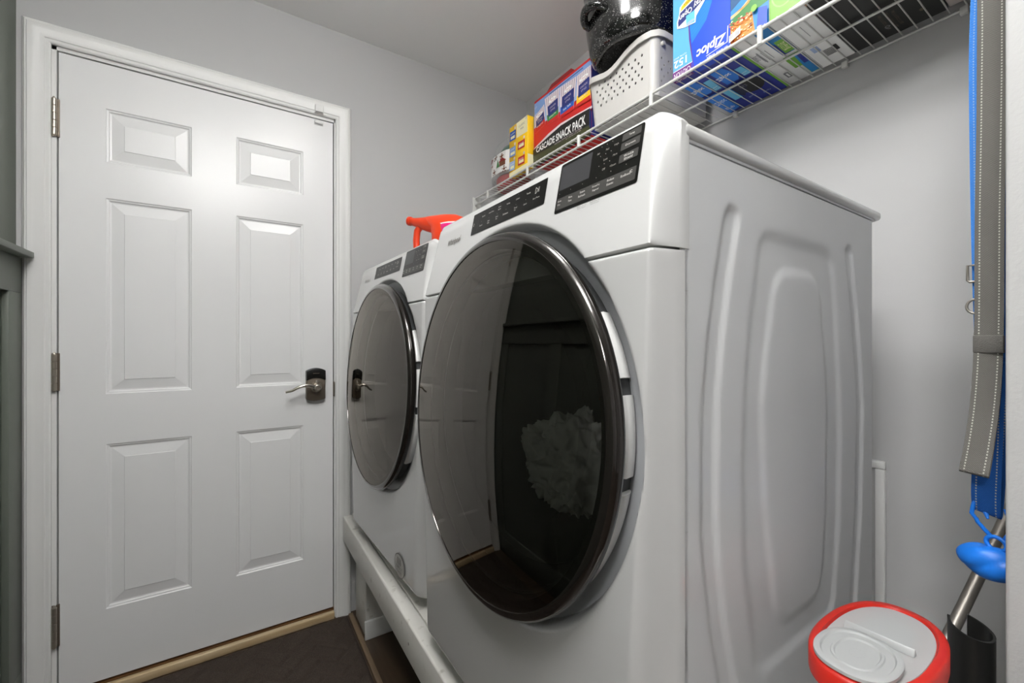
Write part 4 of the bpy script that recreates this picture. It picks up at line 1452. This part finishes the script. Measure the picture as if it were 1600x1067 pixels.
# stay-open badge
A.poly([(0.014, 0.140), (0.013, 0.158), (0.020, 0.175), (0.022, 0.194), (0.050, 0.209), (0.098, 0.209), (0.097, 0.165), (0.072, 0.140), (0.070, 0.124), (0.038, 0.130)], K_white)
A.poly([(0.024, 0.181), (0.028, 0.193), (0.058, 0.206), (0.092, 0.206), (0.090, 0.197), (0.048, 0.188)], K_yel)
A.poly([(0.018, 0.143), (0.017, 0.156), (0.024, 0.178), (0.050, 0.184), (0.090, 0.194), (0.093, 0.170), (0.070, 0.160), (0.036, 0.148)], K_navy)
A.text('Stay Open', 0.057, 0.170, 0.072, 0.020, K_white, rot=PI + 0.16, bold=0.02)
A.text('DON\'T SPILL', 0.060, 0.1955, 0.052, 0.0070, K_black, rot=PI + 0.16)
A.poly([(0.043, 0.131), (0.042, 0.158), (0.068, 0.158), (0.068, 0.127)], K_cyan)
A.oval(0.0555, 0.134, 0.0125, 0.0045, K_sky2)
A.oval(0.115, 0.208, 0.022, 0.010, K_sky2)
A.done('printed_front', t)
A = Art(bt, step=0.00012)
by = lambda y: 0.755 - y
bxx = lambda x: x - 1.028
Pq = lambda pts: [(by(y), bxx(x)) for x, y in pts]
A.rect(0.0, Wz, 0.0, 0.290, K_zdark)
A.rect(0.0, 0.058, 0.0, 0.012, K_purple)
A.text('CAUTION', 0.029, 0.0065, 0.046, 0.008, K_white)
A.rect(0.062, 0.15, 0.0, 0.018, K_zblue)
A.poly(Pq([(1.076, 0.755), (1.076, 0.722), (1.140, 0.712), (1.160, 0.722), (1.160, 0.755)]), K_zmid)
A.poly(Pq([(1.080, 0.678), (1.080, 0.645), (1.140, 0.634), (1.164, 0.645), (1.164, 0.678)]), K_zmid)
for yc in (0.742, 0.664):
    A.text('Ziploc', by(yc), bxx(1.120), 0.040, 0.022, K_white, shear=0.1, bold=0.02)
A.poly(Pq([(1.098, 0.710), (1.098, 0.690), (1.164, 0.694), (1.164, 0.712)]), K_cyan)
A.poly(Pq([(1.114, 0.630), (1.114, 0.612), (1.162, 0.610), (1.162, 0.628)]), K_cyan)
for yc, xc in ((0.702, 1.145), (0.620, 1.146)):
    A.text('Easy', by(yc), bxx(xc), 0.014, 0.007, K_white); A.text('Open Tabs', by(yc), bxx(xc + 0.010), 0.018, 0.005, K_white)
A.poly(Pq([(1.172, 0.755), (1.172, 0.718), (1.300, 0.718), (1.312, 0.755)]), K_zmid)
A.poly(Pq([(1.178, 0.706), (1.178, 0.684), (1.256, 0.684), (1.256, 0.706)]), K_cyan)
A.text('Ziploc', by(0.737), bxx(1.228), 0.034, 0.030, K_white, shear=0.1)
A.text('grip', by(0.737), bxx(1.282), 0.026, 0.018, K_white)
hole = [(1.215 + 0.042 * math.cos(2 * PI * k / 24), 0.642 + 0.034 * math.sin(2 * PI * k / 24)) for k in range(24)]
A.poly(Pq(hole), K_black)
A.poly(Pq([(1.172, 0.680), (1.178, 0.650), (1.215, 0.650), (1.255, 0.676), (1.240, 0.682)]), colour('hole_blue', (16, 24, 60)))
A.text('152', by(0.655), bxx(1.205), 0.020, 0.012, K_grey)
for xc, yc in ((1.272, 0.664), (1.282, 0.628), (1.062, 0.63), (1.062, 0.7)):
    A.text('Bags', by(yc), bxx(xc), 0.020, 0.010, K_sky2)
A.done('printed_base', t)

# --- food-picture carton next to it
t, fr, bt, nr = shelf_box('picture_carton', 1.028, 1.312, 0.500, 0.590, 0.285, [K_white], 'narrow carton with food pictures and white base, right of the blue zip-bag carton', 'box')
A = Art(fr)
A.rect(0, 0.090, 0, 0.284, K_teal)
A.poly([(0, 0.090), (0.04, 0.110), (0.09, 0.120), (0.09, 0.284), (0, 0.284)], K_dkteal)
A.poly([(0, 0.065), (0.03, 0.085), (0.07, 0.105), (0.09, 0.110), (0.09, 0.060), (0, 0.050)], K_green)
A.poly([(0, 0.078), (0.025, 0.082), (0.045, 0.094), (0.05, 0.088), (0.02, 0.074), (0, 0.070)], K_tan)
A.poly([(0.012, 0.080), (0.035, 0.084), (0.05, 0.094), (0.045, 0.084), (0.03, 0.078)], K_orange)
A.poly([(0, 0.0), (0.060, 0.0), (0.052, 0.060), (0.0, 0.052)], K_orange)
rng = random.Random(3)
for k in range(46):
    a, b = rng.uniform(0.003, 0.052), rng.uniform(0.006, 0.056)
    A.oval(a, b, rng.uniform(0.001, 0.004), rng.uniform(0.001, 0.0025), rng.choice([K_tan, K_brown, K_cream, K_red, K_dyel]), 7)
for k in range(20):
    A.oval(rng.uniform(0.0, 0.05), rng.uniform(0.046, 0.060), 0.003, 0.0016, rng.choice([K_red, K_green, K_orange, K_cream]), 7)
A.oval(0.060, 0.058, 0.007, 0.008, K_lime)
A.poly([(0.066, 0.0), (0.09, 0.0), (0.09, 0.045), (0.070, 0.052)], K_zblue)
A.poly([(0.0, 0.010), (0.028, 0.018), (0.028, 0.035), (0.0, 0.027)], K_white)
for k in range(7):
    A.rect(0.002 + k * 0.0034, 0.0036 + k * 0.0034, 0.018, 0.028, K_grey); A.h -= A.step
A.h += A.step
A.poly([(0.050, 0.098), (0.080, 0.112), (0.090, 0.120), (0.090, 0.145), (0.050, 0.125)], K_yel)
A.text('Sandwich', 0.070, 0.118, 0.034, 0.007, K_black, rot=0.4)
A.poly([(0.050, 0.127), (0.090, 0.147), (0.090, 0.17), (0.050, 0.155)], K_navy)
A.text('Quart', 0.070, 0.150, 0.030, 0.010, K_white, rot=0.4)
A.done('printed_front', t)
A = Art(bt)
by = lambda y: 0.590 - y
Pq = lambda pts: [(by(y), x - 1.028) for x, y in pts]
A.rect(0, 0.008, 0.0, 0.284, K_lime)
A.poly(Pq([(1.030, 0.535), (1.030, 0.500), (1.164, 0.500), (1.164, 0.532)]), K_teal)
A.poly(Pq([(1.090, 0.532), (1.125, 0.516), (1.164, 0.512), (1.164, 0.532)]), K_zdark)
A.poly(Pq([(1.095, 0.522), (1.095, 0.503), (1.160, 0.503), (1.160, 0.524)]), K_lime)
A.text('STORE', by(0.513), 1.128 - 1.028, 0.014, 0.040, K_cream)
A.poly(Pq([(1.176, 0.538), (1.176, 0.501), (1.300, 0.501), (1.300, 0.522), (1.245, 0.522), (1.245, 0.538)]), K_lime)
A.poly(Pq([(1.180, 0.517), (1.180, 0.500), (1.296, 0.500), (1.300, 0.521), (1.246, 0.521)]), K_teal)
A.poly(Pq([(1.180, 0.512), (1.180, 0.502), (1.24, 0.505), (1.24, 0.515)]), K_zdark)
for k in range(4):
    A.rect(0.024, 0.026, 0.07 + 0.0, 0.13, K_grey) if k == 0 else A.rect(0.012 + 0.010 * k, 0.0132 + 0.010 * k, 0.075, 0.125, K_grey)
A.rect(0.022, 0.034, 0.215, 0.245, K_grey)
A.rect(0.026, 0.030, 0.220, 0.240, K_white)
A.text('30 BAGS', by(0.575), 1.12 - 1.028, 0.010, 0.030, K_grey)
A.done('printed_base', t)

# --- green and white carton
t, fr, bt, nr = shelf_box('green_carton', 1.028, 1.306, 0.428, 0.4985, 0.270, [K_white], 'white-based carton with a lime green front, between picture carton and black carton', 'box')
A = Art(fr)
A.rect(0, 0.0705, 0, 0.269, K_lime)
A.poly([(0, 0), (0.0705, 0), (0.0705, 0.014), (0, 0.004)], K_white)
A.oval(0.030, 0.06, 0.026, 0.034, colour('lime_pale', (140, 190, 92)))
A.oval(0.030, 0.06, 0.023, 0.031, K_lime)
A.text('Simply', 0.034, 0.062, 0.04, 0.016, K_white, rot=0.3)
A.done('printed_front', t)
A = Art(bt)
by = lambda y: 0.4985 - y
Pq = lambda pts: [(by(y), x - 1.028) for x, y in pts]
A.poly(Pq([(1.176, 0.437), (1.176, 0.4285), (1.300, 0.4285), (1.300, 0.437)]), K_lime)
A.poly(Pq([(1.176, 0.437), (1.176, 0.4285), (1.186, 0.4285), (1.186, 0.437)]), K_navy)
A.rect(0.0, 0.0705, 0.0, 0.277, K_white)
A.rect(0.0015, 0.0025, 0.05, 0.27, K_grey)
A.poly(Pq([(1.195, 0.485), (1.195, 0.470), (1.222, 0.470), (1.222, 0.485)]), K_sky2)
for k in range(9):
    A.poly(Pq([(1.228 + k * 0.0036, 0.470), (1.228 + k * 0.0036, 0.448), (1.2298 + k * 0.0036, 0.448), (1.2298 + k * 0.0036, 0.470)]), K_black)
A.poly(Pq([(1.222, 0.447), (1.222, 0.440), (1.250, 0.440), (1.250, 0.447)]), K_black)
A.rect(0.036, 0.037, 0.06, 0.115, K_grey)
A.done('printed_base', t)
bm = bmesh.new()
box(bm, -0.139, -0.02, -0.0362, -0.0355, 0.001, 0.24)
finish('kraft_edge', bm, K_kraft, t)

# --- black carton and pale carton at the near end
t, fr, bt, nr = shelf_box('black_carton', 1.036, 1.305, 0.262, 0.4265, 0.26, [K_black], 'large matt black carton with small red mark at the near end of the shelf', 'box')
A = Art(bt)
by = lambda y: 0.4265 - y
Pq = lambda pts: [(by(y), x - 1.036) for x, y in pts]
A.rect(0.0, 0.1645, 0.0, 0.268, K_black)
A.poly(Pq([(1.068, 0.418), (1.068, 0.396), (1.078, 0.396), (1.078, 0.418)]), K_red)
M_dim = colour('dim_gold', (92, 84, 66))
for k, (x0, x1, yy) in enumerate(((1.200, 1.275, 0.352), (1.200, 1.280, 0.340), (1.205, 1.275, 0.330))):
    A.text('WINE GLASSES SET', by(yy), (x0 + x1) / 2 - 1.036, 0.006, x1 - x0, M_dim)
A.text('6', by(0.352), 1.262 - 1.036, 0.010, 0.018, K_grey)
A.oval(by(0.293), 1.255 - 1.036, 0.004, 0.006, M_dim)
A.done('printed_base', t)
t, fr, bt, nr = shelf_box('pale_carton', 1.05, 1.300, 0.118, 0.2585, 0.20, [colour('pale_pink_grey', (206, 196, 192))], 'pale pinkish grey carton half hidden at the near end of the shelf', 'box')
A = Art(bt)
A.rect(0.02, 0.12, 0.19, 0.20, K_grey)
A.done('printed_base', t)

# ================================================================== FOOD BIN WITH RED LID
BN = (0.648, 0.190, 0.425)
bn = empty('food_bin', BN, 0.0, 'oval frosted plastic food bin with bright red lid rim beside the dryer', 'bin')
HB = 0.800 - 0.425


def sup(a, ra, rb, p=2.35):
    c, d = math.cos(a), math.sin(a)
    return (ra * math.copysign(abs(c) ** (2 / p), c), rb * math.copysign(abs(d) ** (2 / p), d))


def oval_loft(name, secs, m, parent, n=72, cap0=True, cap1=True, smooth=50, off=(0, 0)):
    bm = bmesh.new()
    R = []
    for z, ra, rb in secs:
        R.append([bm.verts.new((off[0] + sup(2 * PI * k / n, ra, rb)[0], off[1] + sup(2 * PI * k / n, ra, rb)[1], z)) for k in range(n)])
    for P_, Q_ in zip(R, R[1:]):
        for k in range(n):
            bm.faces.new((P_[k], P_[(k + 1) % n], Q_[(k + 1) % n], Q_[k]))
    if cap0: bm.faces.new(R[0][::-1])
    if cap1: bm.faces.new(R[-1])
    return finish(name, bm, m, parent, smooth=smooth)


RA, RB = 0.107, 0.0560
oval_loft('bin_body', [(0.0, 0.085, 0.042), (0.004, 0.090, 0.046), (0.18, 0.094, 0.049), (HB - 0.028, 0.099, 0.0525), (HB - 0.024, 0.099, 0.0525)], M_frost, bn)
oval_loft('lid_rim', [(HB - 0.026, RA - 0.003, RB - 0.003), (HB - 0.024, RA, RB), (HB - 0.003, RA, RB), (HB, RA - 0.003, RB - 0.003), (HB, RA - 0.010, RB - 0.009), (HB - 0.0035, RA - 0.0115, RB - 0.0105), (HB - 0.0036, RA - 0.03, RB - 0.03)], M_redlid, bn, cap1=False)
oval_loft('lid_panel', [(HB - 0.0038, RA - 0.012, RB - 0.011), (HB - 0.0025, RA - 0.0125, RB - 0.0115), (HB - 0.0022, RA - 0.02, RB - 0.018), (HB - 0.0022, 0.02, 0.01)], M_frost, bn)
fl = empty('pour_flap', (-0.057, 0.002, HB + 0.001)); fl.parent = bn
oval_loft('flap_plate', [(0.0, 0.045, 0.036), (0.001, 0.047, 0.038), (0.0045, 0.047, 0.038), (0.0055, 0.0455, 0.0365), (0.0055, 0.041, 0.032), (0.0035, 0.0395, 0.0305), (0.0035, 0.032, 0.0225), (0.0050, 0.031, 0.0215), (0.0050, 0.029, 0.0195), (0.0030, 0.0275, 0.018), (0.0030, 0.01, 0.006)], M_frost, fl)
A = Art(lambda a, b, h: (a, b, 0.0031 + h), base=0.0002)
M_emb = mat('embossed_pale', (206, 208, 208), 0.25)
for k in range(14):
    an = 2 * PI * k / 14
    A.rect(0.009 * math.cos(an) - 0.0009, 0.009 * math.cos(an) + 0.0009, 0.007 * math.sin(an) - 0.0009, 0.007 * math.sin(an) + 0.0009, M_emb)
A.done('embossed_mark', fl)
bm = bmesh.new()
prism(bm, [(0.0, 0.0), (0.009, 0.0), (0.0055, 0.0085), (0.0035, 0.0085)], lambda a, b: (-0.002 + a, -0.033, HB - 0.002 + b), lambda a, b: (-0.006 + a, 0.033, HB - 0.002 + b))
finish('hinge_ridge', bm, M_frost, bn, bevel=0.0012)

# ================================================================== POLE, BLACK TUBE
pl_ = empty('metal_pole', (0.768, 0.254, 0.425), 0, 'slanted brushed metal pole leaning into the corner behind the red lidded bin', 'pole')
bm = bmesh.new()
e1 = Vector((1.302 - 0.768, 0.122 - 0.254, 1.000 - 0.425))
tube(bm, [Vector((0.004, 0, 0.012)), e1 * 0.5, e1 * 0.96], 0.0088, 18)
finish('pole_tube', bm, M_steel, pl_, smooth=50)
bm = bmesh.new()
tube(bm, [Vector((0.0, 0, 0.010)), Vector((0.022, -0.005, 0.034))], 0.0105, 16)
finish('rubber_tip', bm, M_gasket, pl_, smooth=50)
bm = bmesh.new()
tube(bm, [e1 * 0.955, e1 * 0.985, e1 * 0.99], [0.010, 0.010, 0.006], 16)
finish('end_cap', bm, M_gasket, pl_, smooth=50)

bt_ = bmesh.new()
cx, cy, zt = 0.0, 0.0, 0.362
n = 30
A0, A1 = math.radians(-205), math.radians(80)
ri, ro = 0.0195, 0.0222
top = []
for k in range(n + 1):
    an = A0 + (A1 - A0) * k / n
    dz = 0.012 * math.sin(PI * k / n) * -1
    top.append([bt_.verts.new((r * math.cos(an), r * math.sin(an), z)) for r, z in ((ro, 0.0), (ro, zt + dz), (ri, zt + dz), (ri, 0.0))])
for P_, Q_ in zip(top, top[1:]):
    for k in range(4):
        bt_.faces.new((P_[k], P_[(k + 1) % 4], Q_[(k + 1) % 4], Q_[k]))
bt_.faces.new(top[0]); bt_.faces.new(top[-1][::-1])
tb = finish('split_tube', bt_, M_blackplastic, smooth=40)
tb.location = (0.815, 0.1420, 0.425)
tb.rotation_euler = (0, 0, math.radians(-60))
tag(tb, 'upright black plastic tube, split along its length, right of the red lidded bin', 'tube')

# ================================================================== LEASHES ON THE SHORT WALL
def ribbon(bm, path, width, th, uvl, wdir=None):
    """path: centre points with a lateral unit vector each"""
    rows = []
    s_ = 0.0
    for i, (p, w) in enumerate(path):
        p = Vector(p); w = Vector(w).normalized()
        a = Vector(path[max(0, i - 1)][0]); c = Vector(path[min(len(path) - 1, i + 1)][0])
        tdir = (c - a).normalized()
        nrm = tdir.cross(w).normalized()
        if i: s_ += (p - Vector(path[i - 1][0])).length
        rows.append((s_, [bm.verts.new(p + w * (width / 2) * u + nrm * th / 2 * v) for u, v in ((-1, 1), (1, 1), (1, -1), (-1, -1))]))
    us = (0, 1, 1, 0)
    for (s0, P_), (s1, Q_) in zip(rows, rows[1:]):
        for k in range(4):
            f = bm.faces.new((P_[k], P_[(k + 1) % 4], Q_[(k + 1) % 4], Q_[k]))
            kk = (k + 1) % 4
            uvs = [(us[k], s0), (us[kk], s0), (us[kk], s1), (us[k], s1)]
            for lp_, uvv in zip(f.loops, uvs):
                lp_[uvl].uv = uvv
    bm.faces.new(rows[0][1]); bm.faces.new(rows[-1][1][::-1])


def strap(name, paths, width, th, m, parent):
    bm = bmesh.new()
    uvl = bm.loops.layers.uv.new('UVMap')
    for p in paths:
        ribbon(bm, p, width, th, uvl)
    return finish(name, bm, m, parent, smooth=50)


HX, HY, HZ = 0.842, STY, 1.70
hk = empty('wall_hook', (HX, HY, HZ), 0, 'small metal hook on the side of the short wall holding the leashes', 'hook')
boxo('hook_plate', (-0.012, 0.012, 0.0, 0.003, -0.03, 0.03), M_nickel, hk, bevel=0.001)
bm = bmesh.new()
tube(bm, [(0, 0.003, -0.005), (0, 0.018, -0.012), (0, 0.034, -0.010), (0, 0.044, 0.004), (0, 0.046, 0.018)], 0.003, 10)
finish('hook_arm', bm, M_nickel, hk, smooth=50)


def smooth_path(keys, n=10):
    """keys: (x, y, z, wx, wy, wz)"""
    out = []
    K = [np.array(k, float) for k in keys]
    for i in range(len(K) - 1):
        p0, p1, p2, p3 = K[max(0, i - 1)], K[i], K[i + 1], K[min(len(K) - 1, i + 2)]
        for j in range(n):
            t_ = j / n
            q = 0.5 * ((2 * p1) + (-p0 + p2) * t_ + (2 * p0 - 5 * p1 + 4 * p2 - p3) * t_ ** 2 + (-p0 + 3 * p1 - 3 * p2 + p3) * t_ ** 3)
            out.append((tuple(q[:3]), tuple(q[3:])))
    out.append((tuple(K[-1][:3]), tuple(K[-1][3:])))
    return out


# grey leash: front ply and its returning ply
wv = (0.12, -1, 0)
gl = empty('grey_leash', (0.826, 0.126, 1.70), 0, 'grey webbing dog leash with white stitching, handle loop hanging from the wall hook', 'leash')
gp = lambda k: [(x - 0.826, y - 0.126, z - 1.70, a, b, c) for x, y, z, a, b, c in k]
front = smooth_path(gp([(0.836, 0.1255, 1.692, *wv), (0.829, 0.1255, 1.66, *wv), (0.824, 0.1250, 1.56, 0.35, -1, 0), (0.824, 0.1255, 1.45, 0.05, -1, 0), (0.824, 0.1270, 1.32, *wv), (0.824, 0.1275, 1.20, *wv), (0.823, 0.1285, 1.13, *wv), (0.818, 0.1310, 1.07, *wv), (0.809, 0.1340, 1.025, *wv), (0.800, 0.1365, 0.995, 0.1, -1, -0.10), (0.798, 0.1370, 0.9885, 0.1, -1, -0.12)]))
back = smooth_path(gp([(0.798, 0.1370, 0.9885, 0.1, -1, -0.12), (0.804, 0.1365, 0.990, 0.1, -1, -0.12), (0.814, 0.1335, 1.03, *wv), (0.823, 0.1305, 1.08, *wv), (0.8275, 0.1290, 1.14, *wv), (0.8270, 0.1285, 1.17, *wv)]))
strap('webbing', [front, back], 0.0260, 0.0020, M_greyweb, gl)
bm = bmesh.new()
box(bm, 0.8205 - 0.826, 0.8300 - 0.826, 0.1145 - 0.126, 0.1415 - 0.126, 1.143 - 1.70, 1.166 - 1.70)
finish('stitched_keeper', bm, mat('grey_stitch_patch', (84, 82, 78), 0.8, bump=(700, 0.5)), gl, bevel=0.001)
for zc, s_ in ((1.249, 1), (1.205, 0.9)):
    bm = bmesh.new()
    if s_ == 1:
        lp_ = [(0, -0.004, 0.011), (0, 0.0075, 0.011), (0, 0.0075, -0.009), (0, 0.0055, -0.011), (0, -0.004, -0.011)]
    else:
        lp_ = [(0.0, 0.0085 * math.sin(PI * k / 8), 0.0095 * math.cos(PI * k / 8)) for k in range(9)]
    tube(bm, lp_, 0.0017, 8)
    o = finish('metal_ring', bm, M_steel, gl, smooth=60)
    o.location = (0.828 - 0.826, 0.1400 - 0.126, zc - 1.70)

# blue leash
bl = empty('blue_leash', (0.845, 0.128, 1.70), 0, 'blue webbing dog leash hanging behind the grey one, long loop to below it', 'leash')
bp_ = lambda k: [(x - 0.845, y - 0.128, z - 1.70, a, b, c) for x, y, z, a, b, c in k]
fp = smooth_path(bp_([(0.842, 0.1315, 1.692, *wv), (0.836, 0.1320, 1.66, *wv), (0.8335, 0.1345, 1.55, *wv), (0.8335, 0.1340, 1.42, *wv), (0.8335, 0.1322, 1.28, *wv), (0.8340, 0.1295, 1.15, *wv)]))
strap('bright_webbing', [fp], 0.0250, 0.0018, M_blueedge, bl)
lp2 = smooth_path(bp_([(0.8340, 0.1295, 1.152, *wv), (0.837, 0.1300, 1.06, *wv), (0.839, 0.1315, 1.00, *wv), (0.841, 0.1330, 0.955, 0.1, -1, -0.14), (0.8435, 0.1330, 0.932, 0.1, -1, -0.24), (0.848, 0.1330, 0.927, 0.1, -1, -0.26), (0.854, 0.1325, 0.936, 0.1, -1, -0.2), (0.858, 0.130, 1.0, *wv), (0.858, 0.124, 1.15, *wv), (0.852, 0.1185, 1.35, *wv), (0.850, 0.1185, 1.55, *wv), (0.846, 0.124, 1.692, *wv)]))
strap('webbing', [lp2], 0.0270, 0.0018, M_blueweb, bl)

# blue waste-bag holder hanging from it by its links
bh = empty('bag_holder', (0.836, 0.1265, 0.8665), 0, 'twisted blue silicone waste-bag holder hanging by its clip from the blue leash', 'bag holder')
bm = bmesh.new()
nu, nv = 64, 36
ys_ = []
for i in range(nv + 1):
    ph = PI * i / nv
    u = -math.cos(ph)
    prof_r = (max(0, 1 - abs(u) ** 2.4)) ** 0.55
    row = []
    for k in range(nu):
        an = 2 * PI * k / nu
        tw = an + 1.5 * u
        r = prof_r * (0.0188 + 0.0042 * abs(math.cos(1.5 * tw)) * (prof_r ** 2))
        row.append((r * math.cos(an), -u * 0.0345, r * math.sin(an)))
    ys_.append(row)
Vv = [[bm.verts.new(p) for p in row] for row in ys_]
for i in range(nv):
    for k in range(nu):
        bm.faces.new((Vv[i][k], Vv[i][(k + 1) % nu], Vv[i + 1][(k + 1) % nu], Vv[i + 1][k]))
bmesh.ops.remove_doubles(bm, verts=bm.verts, dist=1e-6)
bo = finish('holder_body', bm, M_bluesil, bh, smooth=80)
bo.rotation_euler = (math.radians(4), 0, math.radians(-8))


def link(name, c, rx, rz, tilt, r=0.0022):
    bm = bmesh.new()
    tube(bm, [(0.3 * ry_, ry_, rz_) for ry_, rz_ in ((rx * math.cos(2 * PI * k / 20), rz * math.sin(2 * PI * k / 20)) for k in range(20))], r, 8, closed=True)
    o = finish(name, bm, M_bluesil, bh, smooth=60)
    o.location = c
    o.rotation_euler = (tilt, 0, 0)
    return o


link('loop', (-0.002, -0.004, 0.0270), 0.0095, 0.0085, 0.15, 0.0026)
bm = bmesh.new()
tube(bm, [(0.008, 0.002, 0.032), (0.006, 0.008, 0.040), (0.005, 0.014, 0.048), (0.005, 0.0155, 0.053)], 0.0024, 10)
finish('link_bar', bm, M_bluesil, bh, smooth=60)
bm = bmesh.new()
tube(bm, [(0.005, 0.0155, 0.052), (0.005, 0.0195, 0.058), (0.005, 0.0185, 0.066), (0.006, 0.0175, 0.074), (0.008, 0.0165, 0.080), (0.011, 0.0140, 0.083), (0.014, 0.0125, 0.076), (0.013, 0.0105, 0.066), (0.008, 0.0065, 0.060), (0.005, 0.0045, 0.055)], [0.0022, 0.0024, 0.0024, 0.0022, 0.0022, 0.0021, 0.0021, 0.0022, 0.0024, 0.0014], 10)
finish('clip', bm, M_bluesil, bh, smooth=60)
bm = bmesh.new()
tube(bm, [(0.002, -0.010, 0.030), (0.004, -0.016, 0.045), (0.006, -0.014, 0.062), (0.008, -0.010, 0.072)], [0.003, 0.0032, 0.0028, 0.0016], 10)
finish('pull_tab', bm, M_bluesil, bh, smooth=60)
